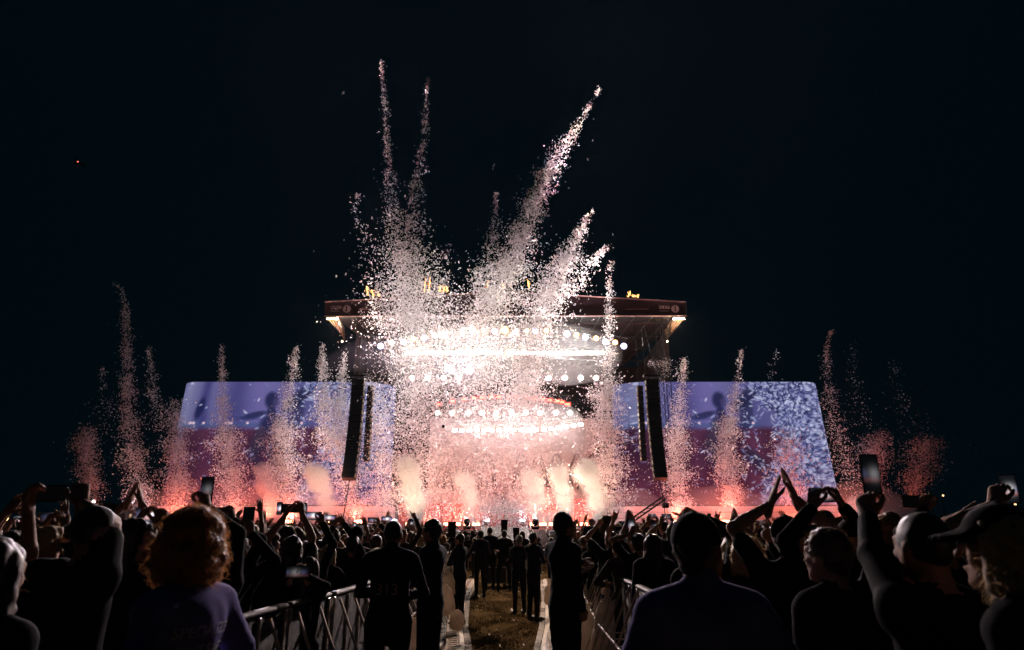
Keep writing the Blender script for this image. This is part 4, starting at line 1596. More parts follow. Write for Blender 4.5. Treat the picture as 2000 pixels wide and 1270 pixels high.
def hand_mesh(pose, h):
    """Right hand, wrist at origin, fingers +Z, palm +Y, thumb towards -X."""
    key = (pose, h)
    if key in HAND_CACHE:
        return HAND_CACHE[key]
    f = Field()
    curls, th = CURLS[pose]
    f.cone((0, 0, -.06), (0, 0, .01), .029, .027, 2, .02, .82)
    f.cone((-.014, 0, .02), (-.022, .002, .085), .021, .019, 2, .02, .72)
    f.cone((.014, 0, .02), (.022, .002, .08), .021, .018, 2, .02, .72)
    f.cone((0, 0, .02), (0, .001, .085), .022, .02, 2, .02, .7)
    spread = .16 if pose == 'spread' else .06
    for i, (x, z, L, r) in enumerate(((-.031, .094, .074, .0088), (-.0105, .099, .082, .009), (.0105, .096, .076, .0086), (.031, .087, .060, .0078))):
        p = Vector((x, .002, z - .012))
        sp = (x / .031) * spread
        ang = 0.0
        for q, fr in enumerate((.46, .30, .24)):
            ang += curls[i] * (.9, 1.05, .75)[q]
            d = Vector((math.sin(sp) * math.cos(ang), math.sin(ang), math.cos(ang) * math.cos(sp)))
            e = p + d * (L * fr + (.012 if q == 0 else 0))
            f.cone(p, e, r * (1.08 - .06 * q), r * (1.0 - .08 * q), 2, .006)
            p = e
    a = Vector((-.026, .006, .022))
    b = a + Vector((-.030 * th - .006, .012, .030))
    c = b + Vector((-.018 * th, .010 + .012 * (1 - th), .030))
    d = c + Vector((-.004 * th, .006, .022))
    f.cone(a, b, .016, .0125, 2, .012)
    f.cone(b, c, .0115, .0105, 2, .006)
    f.cone(c, d, .0105, .0085, 2, .006)
    V, Q = f.mesh(h, pad=.02)
    HAND_CACHE[key] = (V, Q)
    return V, Q


# named arm poses in the frame of a 1.75 m body that faces +Y: wrist target, elbow hint, hand pose
def P_(R, L):
    return {'R': R, 'L': L}


POSES = {
    'down': P_(((.26, .04, .84), (.4, -1, 0), 'relaxed'), ((-.26, .04, .84), (-.4, -1, 0), 'relaxed')),
    'pockets': P_(((.22, .03, .93), (1, -.9, 0), 'relaxed'), ((-.22, .03, .93), (-1, -.9, 0), 'relaxed')),
    'front': P_(((.07, .24, 1.10), (1, -.4, -.4), 'grip'), ((-.07, .24, 1.12), (-1, -.4, -.4), 'grip')),
    'folded': P_(((-.10, .22, 1.20), (1, .1, -.6), 'relaxed'), ((.10, .24, 1.16), (-1, .1, -.6), 'relaxed')),
    'behind': P_(((.05, -.19, .96), (1, -.5, 0), 'relaxed'), ((-.05, -.20, .98), (-1, -.5, 0), 'relaxed')),
    'land': P_(((.10, .26, 1.76), (1, .1, -.6), 'grip'), ((-.10, .26, 1.76), (-1, .1, -.6), 'grip')),
    'land_high': P_(((.11, .16, 1.90), (1, .2, -.2), 'grip'), ((-.11, .16, 1.90), (-1, .2, -.2), 'grip')),
    'phone_R': P_(((.14, .22, 1.84), (1, .2, -.3), 'grip'), ((-.26, .04, .84), (-.4, -1, 0), 'relaxed')),
    'phone_L': P_(((.26, .04, .84), (.4, -1, 0), 'relaxed'), ((-.14, .22, 1.84), (-1, .2, -.3), 'grip')),
    'phone_low': P_(((.05, .28, 1.42), (1, -.2, -.6), 'grip'), ((-.20, .2, 1.1), (-1, -.6, -.2), 'relaxed')),
    'wave_R': P_(((.26, .06, 1.94), (1, -.1, 0), 'spread'), ((-.26, .04, .84), (-.4, -1, 0), 'relaxed')),
    'wave_L': P_(((.26, .04, .84), (.4, -1, 0), 'relaxed'), ((-.26, .06, 1.94), (-1, -.1, 0), 'spread')),
    'point_R': P_(((.20, .10, 1.95), (1, -.1, 0), 'point'), ((-.26, .04, .84), (-.4, -1, 0), 'relaxed')),
    'horns_L': P_(((.26, .04, .84), (.4, -1, 0), 'relaxed'), ((-.24, .08, 1.93), (-1, -.1, 0), 'horns')),
    'both_up': P_(((.28, .05, 1.93), (1, -.1, 0), 'spread'), ((-.26, .07, 1.95), (-1, -.1, 0), 'open')),
    'clap': P_(((.05, .15, 1.93), (1, .2, -.1), 'clap'), ((-.05, .15, 1.93), (-1, .2, -.1), 'clap')),
    'lean': P_(((.16, .33, 1.14), (1, -.5, -.1), 'relaxed'), ((-.14, .34, 1.14), (-1, -.5, -.1), 'relaxed')),
}


def hair_field(style, H, m=0, cap=False):
    f = Field()
    if style in ('short', 'long', 'bob', 'bun', 'ponytail', 'quiff', 'undercap'):
        f.ell((0, -.016, .030), (.088, .105, .103) if not cap else (.081, .098, .090), m, .01, H)
        f.cone((0, -.05, -.01), (0, -.045, -.085), .058, .045, m, .03, .8, H)
    if style == 'quiff':
        f.ell((0, .045, .105), (.06, .05, .038), m, .03, H)
    if style == 'buzz':
        f.ell((0, -.013, .022), (.0795, .0995, .1005), m, .01, H)
    if style == 'long':
        f.cone((0, -.055, .03), (0, -.085, -.24), .088, .095, m, .05, .62, H)
        for s in (-1, 1):
            f.cone((s * .06, -.01, .03), (s * .085, -.03, -.20), .04, .045, m, .03, 1, H)
    if style == 'bob':
        f.cone((0, -.04, .02), (0, -.045, -.095), .088, .088, m, .04, .75, H)
        for s in (-1, 1):
            f.cone((s * .055, .015, .03), (s * .075, .015, -.10), .035, .036, m, .03, 1, H)
    if style == 'bun':
        f.ell((0, -.06, .135), (.048, .048, .042), m, .015, H)
    if style == 'ponytail':
        f.cone((0, -.10, .05), (0, -.145, .0), .032, .036, m, .02, 1, H)
        f.cone((0, -.145, .0), (0, -.13, -.19), .036, .018, m, .02, 1, H)
    if style == 'curly':
        f.ell((0, -.03, .035), (.112, .118, .115), m, .03, H)
        f.ell((0, -.045, -.055), (.112, .095, .09), m, .05, H)
        for s in (-1, 1):
            f.ell((s * .075, -.01, -.05), (.05, .06, .075), m, .04, H)
    if style == 'hood':
        f.ell((0, -.03, .02), (.105, .12, .125), m, .03, H)
        f.cone((0, -.05, -.02), (0, -.05, -.13), .1, .12, m, .04, .8, H)
    return f


def strands(V, Q, n, length, curl, width, rng, H, down=True):
    """Loose hair strands as thin ribbons rooted on the hair surface."""
    tri = Q[rng.integers(0, len(Q), n)]
    root = V[tri].mean(1)
    a, b, c = V[tri[:, 0]], V[tri[:, 1]], V[tri[:, 2]]
    nr = np.cross(b - a, c - a)
    nr /= np.linalg.norm(nr, axis=1)[:, None] + 1e-9
    cen = V.mean(0)
    flip = ((root - cen) * nr).sum(1) < 0
    nr[flip] *= -1
    S = 6
    pts = np.empty((n, S, 3))
    p = root - nr * .006
    d = nr * .5 + rng.normal(size=(n, 3)) * .55
    d /= np.linalg.norm(d, axis=1)[:, None]
    st = (length * rng.uniform(.4, 1.2, n) / S)[:, None]
    axis = rng.normal(size=(n, 3))
    axis /= np.linalg.norm(axis, axis=1)[:, None]
    for k in range(S):
        pts[:, k] = p
        d = d + curl * np.cross(axis, d)
        if down:
            d[:, 2] -= .22
        d /= np.linalg.norm(d, axis=1)[:, None]
        p = p + d * st
    side = np.cross(d, rng.normal(size=(n, 3)))
    side /= np.linalg.norm(side, axis=1)[:, None] + 1e-9
    w = width * np.linspace(1, .35, S)[None, :, None]
    A = pts - side[:, None] * w
    B = pts + side[:, None] * w
    VV = np.stack([A, B], 2).reshape(-1, 3)
    o = (np.arange(n) * S * 2)[:, None, None] + (np.arange(S - 1) * 2)[None, :, None]
    F = (o + np.array([0, 1, 3, 2])[None, None, :]).reshape(-1, 4)
    return VV, F


def make_person(pose='down', hair='short', head_yaw=0.0, head_pitch=0.0, lean=0.0, sleeve='long', build=1.0, h=.026, hh=.0085, seed=1,
                arms=None, cap=False, skin=0, collar=False, brim_yaw=0.0, stance=.10, strand_n=0, strand_len=.05, curl=.35, wrinkle=.009, bag=False):
    """Returns dict of meshes in a frame with the feet at z=0 and the face towards +Y."""
    f = Field()
    top, trou, sk, sh, ey = 0, 1, 2, 3, 4
    bw = build
    # legs
    for s in (-1, 1):
        hip, knee, ank = (s * .095 * bw, 0, .92), (s * (stance + .005), .012, .50), (s * (stance + .012), -.02, .095)
        f.cone(hip, knee, .094 * bw, .064, trou, .03)
        f.cone(knee, ank, .063, .048, trou, .03)
        f.ell((s * (stance + .018), .055, .045), (.05, .135, .048), sh, .02)
        f.ell((s * (stance + .014), -.03, .06), (.042, .06, .06), sh, .02)
    f.cone((0, 0, 1.10), (0, -.005, .92), .145 * bw, .165 * bw, top, .03, .70)
    f.cone((0, -.02, .95), (0, -.015, .90), .15 * bw, .15 * bw, trou, .03, .75)
    B = Matrix.Translation((0, 0, 1.0)) @ Matrix.Rotation(-lean, 4, 'X') @ Matrix.Translation((0, 0, -1.0))
    f.cone((0, 0, 1.34), (0, 0, 1.08), .168 * bw, .146 * bw, top, .04, .64, B)
    f.ell((0, -.035, 1.36), (.155 * bw, .085, .13), top, .04, B)
    f.cone((-.145, -.012, 1.415), (.145, -.012, 1.415), .072, .072, top, .04, 1, B)
    for s in (-1, 1):
        f.cone((s * .03, -.015, 1.49), (s * .16, -.012, 1.435), .045, .06, top, .03, 1, B)
    f.cone((0, -.015, 1.44), (0, .0, 1.56), .062, .055, sk, .02, 1, B)
    if collar:
        f.cone((0, -.015, 1.475), (0, -.008, 1.515), .071, .066, top, .008, .95, B)
    # head
    H = B @ Matrix.Translation((0, .012, 1.555)) @ Matrix.Rotation(head_yaw, 4, 'Z') @ Matrix.Rotation(head_pitch, 4, 'X') @ Matrix.Translation((0, .006, .078))
    f.ell((0, -.012, .02), (.076, .096, .097), sk, .02, H)
    f.cone((0, .02, -.045), (0, .062, -.088), .056, .03, sk, .03, 1, H)
    for s in (-1, 1):
        f.cone((s * .05, .01, -.03), (s * .03, .055, -.08), .03, .024, sk, .02, 1, H)
        f.ell((s * .079, -.006, -.008), (.011, .022, .033), sk, .006, H)
        f.cone((s * .012, .088, .034), (s * .045, .074, .034), .013, .012, sk, .012, 1, H)
        f.ell((s * .032, .079, .012), (.013, .013, .011), ey, .004, H)
        f.cone((s * .045, .062, -.018), (s * .03, .072, -.03), .022, .018, sk, .015, 1, H)
    f.cone((0, .090, .018), (0, .112, -.022), .009, .0135, sk, .008, 1, H)
    f.ell((0, .092, -.052), (.022, .011, .0055), sk, .004, H)
    f.ell((0, .090, -.063), (.020, .011, .0065), sk, .004, H)
    f.ell((0, .083, -.095), (.018, .014, .015), sk, .012, H)
    # arms
    ap = arms or POSES[pose]
    hands, centres = [], {}
    for side in ('R', 'L'):
        s = 1 if side == 'R' else -1
        T, hint, hp = ap[side]
        S = B @ Vector((s * .185 * bw, -.012, 1.415))
        # a raised arm lifts the shoulder
        if T[2] > 1.5:
            S = S + Vector((-s * .015, 0, .045))
        E, W = ik(S, T, hint)
        if T[2] > 1.5:
            f.cone((s * .12, -.012, 1.43), S, .06, .058, top, .03)
        f.cone(S, E, .057 * (.5 + .5 * bw), .045, top, .03)
        f.cone(E, E.lerp(W, .35 if sleeve == 'short' else .93), .046 if sleeve != 'short' else .041, .040, top if sleeve != 'short' else sk, .02)
        if sleeve == 'short':
            f.p.pop()
            f.p.pop()
            f.cone(S, S.lerp(E, .62), .062, .060, top, .03)
            f.cone(S.lerp(E, .5), E, .042, .036, sk, .015)
            f.cone(E, E.lerp(W, .3), .036, .037, sk, .02)
            f.cone(E.lerp(W, .3), W, .037, .025, sk, .02)
        else:
            f.cone(E, W, .034, .027, sk, .01)
        z = (W - E).normalized()
        pn = Vector((0, 1, 0)) if T[2] > 1.5 else Vector((-s, .2, 0))
        if hp == 'clap':
            pn = Vector((-s, 0, 0))
        if hp == 'grip' and T[2] > 1.2:
            pn = Vector((-s * .8, .45, 0))
        if hp in ('grip',) and abs(T[0]) < .3 and T[2] > 1.3:
            z = (z * .55 + Vector((0, .1, .9))).normalized()
        if hp == 'clap':
            z = (z * .45 + Vector((0, .05, .8))).normalized()
        pn = pn - z * pn.dot(z)
        pn.normalize()
        xx = pn.cross(z)
        M = Matrix((xx, pn, z)).transposed()
        V, Q = hand_mesh(hp, hh)
        V = V * np.array([s, 1, 1])
        if s < 0:
            Q = Q[:, ::-1]
        hands.append((V @ np.array(M).T + np.array(W), Q))
        centres[side] = (W + z * .085 + pn * .03, z, pn)

    rs = np.random.default_rng(seed)
    s1, s2 = int(rs.integers(1e6)), int(rs.integers(1e6))

    def post(D, X, Y, Z):
        near = np.clip((1.46 - Z) / .05, 0, 1)
        return D + near * wrinkle * (wav(X, Y, Z * .6, 26, s1, 5) + .6 * wav(X, Y, Z, 60, s2, 5))
    V, Q = f.mesh(h, post)
    mi = f.mats_at(V)[Q[:, 0]]
    n = len(V)
    Vs, Qs, ms = [V], [Q], [mi]
    for hv, hq in hands:
        Vs.append(hv)
        Qs.append(hq + n)
        ms.append(np.full(len(hq), sk))
        n += len(hv)
    out = {'body': np_mesh('body', np.concatenate(Vs), np.concatenate(Qs), BODY_MATS2 if skin else BODY_MATS, True, np.concatenate(ms)), 'hand': centres, 'H': H}
    # hair
    if hair != 'bald':
        hf = hair_field(hair, H, 0, cap)
        Hi = np.array(H.inverted())

        def cut(D, X, Y, Z):
            lx = Hi[0, 0] * X + Hi[0, 1] * Y + Hi[0, 2] * Z + Hi[0, 3]
            ly = Hi[1, 0] * X + Hi[1, 1] * Y + Hi[1, 2] * Z + Hi[1, 3]
            lz = Hi[2, 0] * X + Hi[2, 1] * Y + Hi[2, 2] * Z + Hi[2, 3]
            amp = {'curly': .016, 'buzz': .002, 'quiff': .011}.get(hair, .009)
            D = D + amp * (wav(lx, ly, lz, 70 if hair == 'curly' else 95, s1, 6) + .7 * wav(lx, ly, lz * (.4 if hair in ('long', 'bob', 'ponytail') else 1), 160, s2, 6))
            D = np.maximum(D, np.minimum(ly - .05, .062 + .008 * np.sin(lx * 60) - lz))      # face opening
            if hair in ('short', 'quiff', 'buzz', 'undercap'):
                D = np.maximum(D, (-.088 - lz) + 1.25 * np.clip(ly + .03, 0, .09))
            return D
        V, Q = hf.mesh(h * .42 if h > .02 else .0085, cut, .03)
        if len(V):
            him = np.zeros(len(Q), int)
            if strand_n:
                QS = Q
                if cap:
                    QS = Q[(V[Q[:, 0]] @ Hi[2, :3] + Hi[2, 3]) < -.01]
                SV, SF = strands(V, QS, strand_n, strand_len, curl, .0011, rs, H)
                Q = np.concatenate([Q, SF + len(V)])
                V = np.concatenate([V, SV])
                him = np.concatenate([him, np.ones(len(SF), int)])
            out['hair'] = np_mesh('hair', V, Q, [M_hair, M_strand], True, him)
    if cap:
        cf = Field()
        HB = H @ Matrix.Rotation(brim_yaw, 4, 'Z')
        cf.ell((0, -.012, .034), (.0885, .108, .098), 0, .01, HB)
        cf.cone((-.03, .10, .040), (-.03, .165, .028), .012, .008, 0, .02, 1, HB)
        cf.cone((.03, .10, .040), (.03, .165, .028), .012, .008, 0, .02, 1, HB)
        cf.cone((0, .10, .043), (0, .175, .030), .012, .008, 0, .02, 1, HB)
        cf.cone((-.058, .08, .036), (-.045, .14, .026), .011, .008, 0, .02, 1, HB)
        cf.cone((.058, .08, .036), (.045, .14, .026), .011, .008, 0, .02, 1, HB)
        cf.ell((0, -.012, .133), (.01, .01, .006), 0, .004, HB)
        Hi2 = np.array(HB.inverted())

        def cut2(D, X, Y, Z):
            lz = Hi2[2, 0] * X + Hi2[2, 1] * Y + Hi2[2, 2] * Z + Hi2[2, 3]
            return np.maximum(D, .014 - lz)
        V, Q = cf.mesh(.007 if h < .02 else .010, cut2, .03)
        out['cap'] = np_mesh('cap', V, Q, M_cap, True)
    return out


HAIRCOL = {'black': (0.008, 0.007, 0.006), 'dark': (0.02, 0.013, 0.009), 'brown': (0.055, 0.032, 0.018), 'ginger': (0.30, 0.13, 0.045), 'blond': (0.40, 0.28, 0.15), 'grey': (0.2, 0.19, 0.18)}


def place(P, x, Y, height, yaw, label, group=None, hair='dark', top=(0.02, 0.02, 0.024), capcol=(0.015, 0.015, 0.018)):
    """One person as a thing of its own: body, hair, cap."""
    o = empty('person', (x, Y, 0), yaw)
    s = height / 1.75
    o.scale = (s, s, s)
    tag(o, label, 'person', group)
    b = link('body', P['body'], o)
    b.color = (*top, 1)
    if 'hair' in P:
        q = link('hair', P['hair'], o)
        q.color = (*HAIRCOL[hair], 1)
    if 'cap' in P:
        q = link('cap', P['cap'], o)
        q.color = (*capcol, 1)
    return o


def person_matrix(x, Y, height, yaw):
    s = height / 1.75
    return Matrix.Translation((x, Y, 0)) @ Matrix.Rotation(yaw, 4, 'Z') @ Matrix.Diagonal((s, s, s, 1))


# ------------------------------------------------------------------ phones
M_phone = mat('phone_glass', (0.012, 0.012, 0.013), 0.25, 0.1, var=0.05)
M_pscreen = emit_attr('phone_picture', 1.0)


def phone_screen_mesh(kind, land, seed):
    """Display with a small live picture of the bright stage."""
    r = np.random.default_rng(seed)
    w, hgt = (.146, .068) if land else (.068, .146)
    nx, ny = (24, 12) if land else (12, 24)
    X, Z = np.meshgrid(np.linspace(-.5, .5, nx + 1), np.linspace(-.5, .5, ny + 1))
    V = np.stack([X.ravel() * w, np.zeros(X.size), Z.ravel() * hgt], 1)
    F = [(j * (nx + 1) + i, j * (nx + 1) + i + 1, (j + 1) * (nx + 1) + i + 1, (j + 1) * (nx + 1) + i) for j in range(ny) for i in range(nx)]
    me = np_mesh('display', V, F, M_pscreen)
    ax = X if land else X * .6
    az = Z if land else Z * 1.6
    cx, cz = r.uniform(-.12, .12), r.uniform(-.1, .1)
    g = np.exp(-((ax - cx) / .2) ** 2 - ((az - cz) / .28) ** 2)
    red = np.exp(-((az - cz + .25) / .1) ** 2) * np.exp(-(ax / .5) ** 2)
    blu = np.exp(-((np.abs(ax - cx) - .36) / .12) ** 2 - ((az - cz) / .2) ** 2)
    k = {'bright': 1.0, 'mid': .55, 'dim': .12, 'off': .0}[kind]
    C = np.stack([g * 1.0 + red * .5 + blu * .25 + .01, g * .95 + red * .12 + blu * .28 + .012, g * 1.0 + red * .1 + blu * .6 + .016], -1)
    C = C * (1 + .5 * r.random(C.shape[:2])[..., None] * g[..., None]) * k + .0012
    edge = (np.abs(X) > .46) | (np.abs(Z) > .46)
    C[edge & (k < .9)] *= .3
    set_picture(me, C.reshape(-1, 3))
    return me


PH_BODY = {}


def phone_body(land):
    if land not in PH_BODY:
        d = (.156, .009, .076) if land else (.076, .009, .156)
        a = MB().box((0, 0, 0), d, None, .0042).mesh('case', M_phone)
        c = (.055, .0055, .018) if land else (.018, .0055, .055)
        b = MB().box(c, (.03, .004, .03), None, .002).mesh('lens_bump', M_phone)
        PH_BODY[land] = (a, b)
    return PH_BODY[land]


SCREENS = {}
PHONES = []


def phone(pos, kind='mid', land=True, yaw=0.0, pitch=0.0, roll=0.0, label=None, seed=None, scale=1.0):
    o = empty('smartphone', pos)
    o.rotation_euler = (pitch, roll, yaw)
    o.scale = (scale,) * 3
    key = (kind, land, (seed if seed is not None else rnd.randrange(6)))
    if key not in SCREENS:
        SCREENS[key] = phone_screen_mesh(kind, land, hash(key[2]) % 1000 + 3)
    a, b = phone_body(land)
    link('case', a, o)
    link('display', SCREENS[key], o, loc=(0, -.0052, 0))
    link('camera_bump', b, o)
    PHONES.append((o, land, kind, label))
    return o

# ------------------------------------------------------------------ crowd barriers along the aisle
M_bar = mat('barrier_aluminium', (0.42, 0.40, 0.38), 0.38, 0.85, var=0.25, scale=12)
M_perf = mat('barrier_sheet', (0.03, 0.03, 0.032), 0.6, 0.4, var=0.3, scale=90, bump=0.5, bscale=160)


M_strut = mat('strut_tube', (0.52, 0.41, 0.32), 0.5, 0.3, var=0.2, scale=12)
M_rail = mat('top_rail', (0.11, 0.10, 0.095), 0.65, 0.2, var=0.3, scale=12, spec=0.2)


def barrier_meshes():
    W = 1.02
    out = []
    out.append(('panel', MB().box((0, 0, .60), (.012, W - .08, 1.06)).mesh('panel', M_perf)))
    for s in (-1, 1):
        out.append(('upright', MB().box((.004, s * (W / 2 - .04), .58), (.045, .05, 1.12), None, .006).mesh('upright', M_bar)))
    out.append(('upright', MB().box((.012, 0, .58), (.03, .04, 1.1), None, .006).mesh('upright', M_bar)))
    out.append(('top_rail', MB().box((.0, 0, 1.165), (.075, W - .05, .04), None, .015).mesh('top_rail', M_rail)))
    for s in (-.38, .12):
        out.append(('strut', MB().tube((.04, s, 1.11), (.50, s, .06), .0135, 7).mesh('strut', M_strut)))
    out.append(('mid_rail', MB().tube((.27, -W / 2 + .05, .58), (.27, W / 2 - .05, .58), .012, 6).mesh('mid_rail', M_bar)))
    for s in (-.38, .12):
        out.append(('stay', MB().tube((.02, s, .58), (.275, s, .58), .010, 6).mesh('stay', M_bar)))
    out.append(('foot_plate', MB().box((.30, 0, .025), (.62, W - .06, .03), None, .008).mesh('foot_plate', M_perf)))
    return out


BAR = barrier_meshes()


def bar_left(Y):
    return float(np.interp(Y, [3.5, 5, 7.5, 12, 30], [-1.95, -1.86, -1.66, -1.72, -1.95]))


def bar_right(Y):
    return float(np.interp(Y, [3.5, 7.5, 10, 13, 18, 30], [1.30, 1.36, 1.40, 1.58, 1.92, 2.1]))


for side, fn, nm in ((-1, bar_left, 'left'), (1, bar_right, 'right')):
    for k in range(18):
        Y = 4.3 + k * 1.03
        x = fn(Y)
        dx = fn(Y + .5) - fn(Y - .5)
        o = empty('crowd_barrier', (x, Y, 0), (0 if side < 0 else math.pi) - math.atan2(dx, 1.0))
        tag(o, 'metal crowd barrier on the %s of the aisle, %s from the camera' % (nm, ordinal(k + 1)), 'barrier', 'crowd barriers along the aisle')
        for n_, me in BAR:
            link(n_, me, o)

# white refuse sacks tied to the barriers
M_sack = paper_mat('white_plastic', (0.62, 0.52, 0.43), .42)


def sack(px, py, Y, w, hgt, lab, seed):
    c = pix(px, py, Y)
    f = Field()
    f.cone((0, 0, -hgt * .26), (0, 0, hgt * .1), w * .46, w * .40, 0, .05, .7)
    f.cone((0, 0, hgt * .1), (0, 0, hgt * .42), w * .36, w * .08, 0, .05, .7)
    f.ell((w * .12, 0, hgt * .46), (w * .13, w * .06, hgt * .06), 0, .02)
    f.ell((-w * .1, 0, hgt * .47), (w * .1, w * .05, hgt * .07), 0, .02)

    def post(D, X, Yg, Z):
        return D + .05 * (np.abs(wav(X, Yg, Z * .45, 17, seed, 4)) - .25) + .03 * np.abs(wav(X, Yg, Z * .5, 42, seed + 1, 4))
    V, Q = f.mesh(.013, post)
    o = link('refuse_sack', np_mesh('refuse_sack', V, Q, M_sack, True), None, c)
    tag(o, lab, 'refuse sack', 'white refuse sacks')


sack(871, 1168, 12.6, .34, .62, 'white plastic sack hanging on the left barrier between two guards', 5)
sack(876, 1140, 14.0, .30, .55, 'smaller white sack higher up on the left barrier behind the other', 6)
sack(806, 1248, 9.2, .42, .5, 'white sack at the foot of the left barrier beside the numbered guard', 7)
sack(1146, 1234, 10.4, .44, .8, 'crumpled white sack on the right barrier, the left one of two', 8)
sack(1188, 1222, 9.7, .5, .9, 'large crumpled white sack on the right barrier behind the struts', 9)
sack(1074, 1158, 17.5, .30, .6, 'small white sack on the far part of the right barrier', 10)
sack(893, 1208, 12.8, .30, .26, 'flattened white sack lying below the left barrier', 11)

# ------------------------------------------------------------------ individuals
HEROES = []
BUF = np.full(2000, 1270.0)            # how high the nearer people already reach in each picture column


def occupy(px, top, Y, height):
    s = FPX / (Y * CT)
    for half, y in ((.085, top), (.24, top + .30 * s)):
        a, b = int(max(0, px - half * s)), int(min(2000, px + half * s))
        if b > a:
            BUF[a:b] = np.minimum(BUF[a:b], y)


STEW = (0.17, 0.15, 0.36)
NAVY = (0.022, 0.024, 0.045)
BLK = (0.012, 0.012, 0.014)


def hero(label, px, py, Y, yaw=0.0, pose='down', hands=None, hair='short', hc='dark', top=BLK, group='crowd near the camera', h=.0155, hh=.0055, capcol=(0.012, 0.012, 0.014), **kw):
    """px, py: where the top of the head shows; Y: distance."""
    p = pix(px, py, Y)
    height = min(max(p.z, 1.5), 1.98)
    M = person_matrix(p.x, Y, height, yaw)
    arms = dict(POSES[pose])
    if hands:
        Mi = M.inverted()
        for side, (hx, hy, hY, hp) in hands.items():
            s = 1 if side == 'R' else -1
            arms[side] = (tuple(Mi @ pix(hx, hy, hY)), (s * 1.0, .1, -.35), hp)
    P = make_person(pose, hair, h=h, hh=hh, arms=arms, seed=int(px * 7 + py), **kw)
    o = place(P, p.x, Y, height, yaw, label, group, hc, top, capcol)
    occupy(px, py, Y, height)
    HEROES.append(o)
    return o, P, M


def back_text(root, P, lines, size, z, m, dz=1.25, xoff=0.0):
    me = P['body']
    bv = BVHTree.FromPolygons([v.co.copy() for v in me.vertices], [tuple(p.vertices) for p in me.polygons])
    mb = MB()
    for i, t in enumerate(lines):
        vs, fs = text_verts(t, size, 'CENTER', 1.0, .0)
        out = []
        for v in vs:
            q = Vector((v.x + xoff, -.6, z - i * size * dz + v.y))
            hit = bv.ray_cast(q, Vector((0, 1, 0)))
            out.append((hit[0] + Vector((0, -.004, 0))) if hit[0] is not None else Vector((q.x, -.12, q.z)))
        mb._add(out, fs)
    # text faces must keep their own winding
    me2 = bpy.data.meshes.new('lettering')
    me2.from_pydata(mb.v, [], mb.f)
    me2.materials.append(m)
    tag(link('back_lettering', me2, root), kind='stuff')


M_print = mat('shirt_print', (0.55, 0.52, 0.55), 0.7, var=0.3, scale=30)
M_print2 = mat('dim_print', (0.10, 0.10, 0.09), 0.8, var=0.3, scale=30)
M_print3 = mat('number_print', (0.45, 0.37, 0.25), 0.8, var=0.3, scale=30)
deg = math.radians

# stewards and guards
o, P, M = hero('steward with a big curly head of hair and purple shirt at the lower left', 384, 1006, 2.75, deg(74), 'pockets', hair='curly', hc='ginger', top=STEW, group='stewards', sleeve='short',
               strand_n=5200, strand_len=.06, curl=.9, head_yaw=deg(-38))
back_text(o, P, ['SPECIALIZED', 'EVENT SAFETY', 'TEAM'], .052, 1.335, M_print)
o, P, M = hero('steward in a dark cap and purple polo shirt seen from behind at the lower right', 1358, 1008, 2.7, deg(6), 'pockets', hair='undercap', hc='dark', top=STEW, group='stewards', sleeve='short', cap=True,
               collar=True, head_yaw=deg(-38), brim_yaw=0, build=1.06)
back_text(o, P, ['SPECIALIZED', 'EVENT SAFETY', 'TEAM'], .05, 1.25, M_print2)
o, P, M = hero('broad guard with the number 313 on his back beside the left barrier', 768, 1017, 6.6, deg(-4), 'front', hair='buzz', hc='black', top=NAVY, group='guards in the aisle', collar=True, build=1.08)
back_text(o, P, ['313'], .13, 1.14, M_print3)
hero('guard turned to the left crowd, just behind the guard numbered 313', 846, 1017, 8.0, deg(68), 'front', hair='short', hc='black', top=NAVY, group='guards in the aisle', collar=True)
hero('guard standing on the left cable track with arms folded, facing the left crowd', 899, 1043, 14.2, deg(62), 'folded', hair='short', hc='black', top=NAVY, group='guards in the aisle', collar=True, h=.02, cap=False)
hero('guard near the end of the left cable track, back turned to the stage lights', 939, 1037, 20.2, deg(24), 'front', hair='short', hc='black', top=NAVY, group='guards in the aisle', h=.022)
hero('taller guard close behind the one at the end of the left track', 957, 1030, 22.5, deg(10), 'down', hair='buzz', hc='black', top=NAVY, group='guards in the aisle', h=.024)
hero('man standing alone with legs apart in the middle of the aisle', 985, 1036, 22.2, 0, 'front', hair='short', hc='black', top=BLK, group='guards in the aisle', h=.022, stance=.16, sleeve='short')
hero('guard with grey hair in the right half of the aisle, partly hidden by another', 1014, 1046, 16.2, deg(20), 'folded', hair='short', hc='grey', top=NAVY, group='guards in the aisle', h=.02)
hero('guard on the right cable track turned to the right crowd', 1041, 1041, 15.0, deg(-50), 'folded', hair='short', hc='black', top=NAVY, group='guards in the aisle', h=.02)
hero('tall guard leaning one arm on the right barrier', 1099, 1003, 7.2, deg(-58), 'pockets', hands={'L': (1140, 1102, 7.9, 'relaxed')}, hair='short', hc='black', top=NAVY, group='guards in the aisle', collar=True)
hero('crew member in shorts walking at the far left end of the aisle', 927, 1052, 29, deg(60), 'down', hair='ponytail', hc='brown', top=BLK, group='crew at the far end of the aisle', h=.026, sleeve='short')
hero('crew member with folded arms standing far down the aisle at the right', 1052, 1050, 31, deg(60), 'folded', hair='short', hc='dark', top=NAVY, group='crew at the far end of the aisle', h=.026)
hero('person with long hair at the far right end of the aisle beside the barrier', 1077, 1050, 23, deg(-40), 'down', hair='long', hc='brown', top=(.05, .045, .04), group='crew at the far end of the aisle', h=.024)
hero('crew member behind the grey-haired guard at the far end of the aisle', 1020, 1038, 25, deg(10), 'down', hair='bob', hc='dark', top=BLK, group='crew at the far end of the aisle', h=.026)

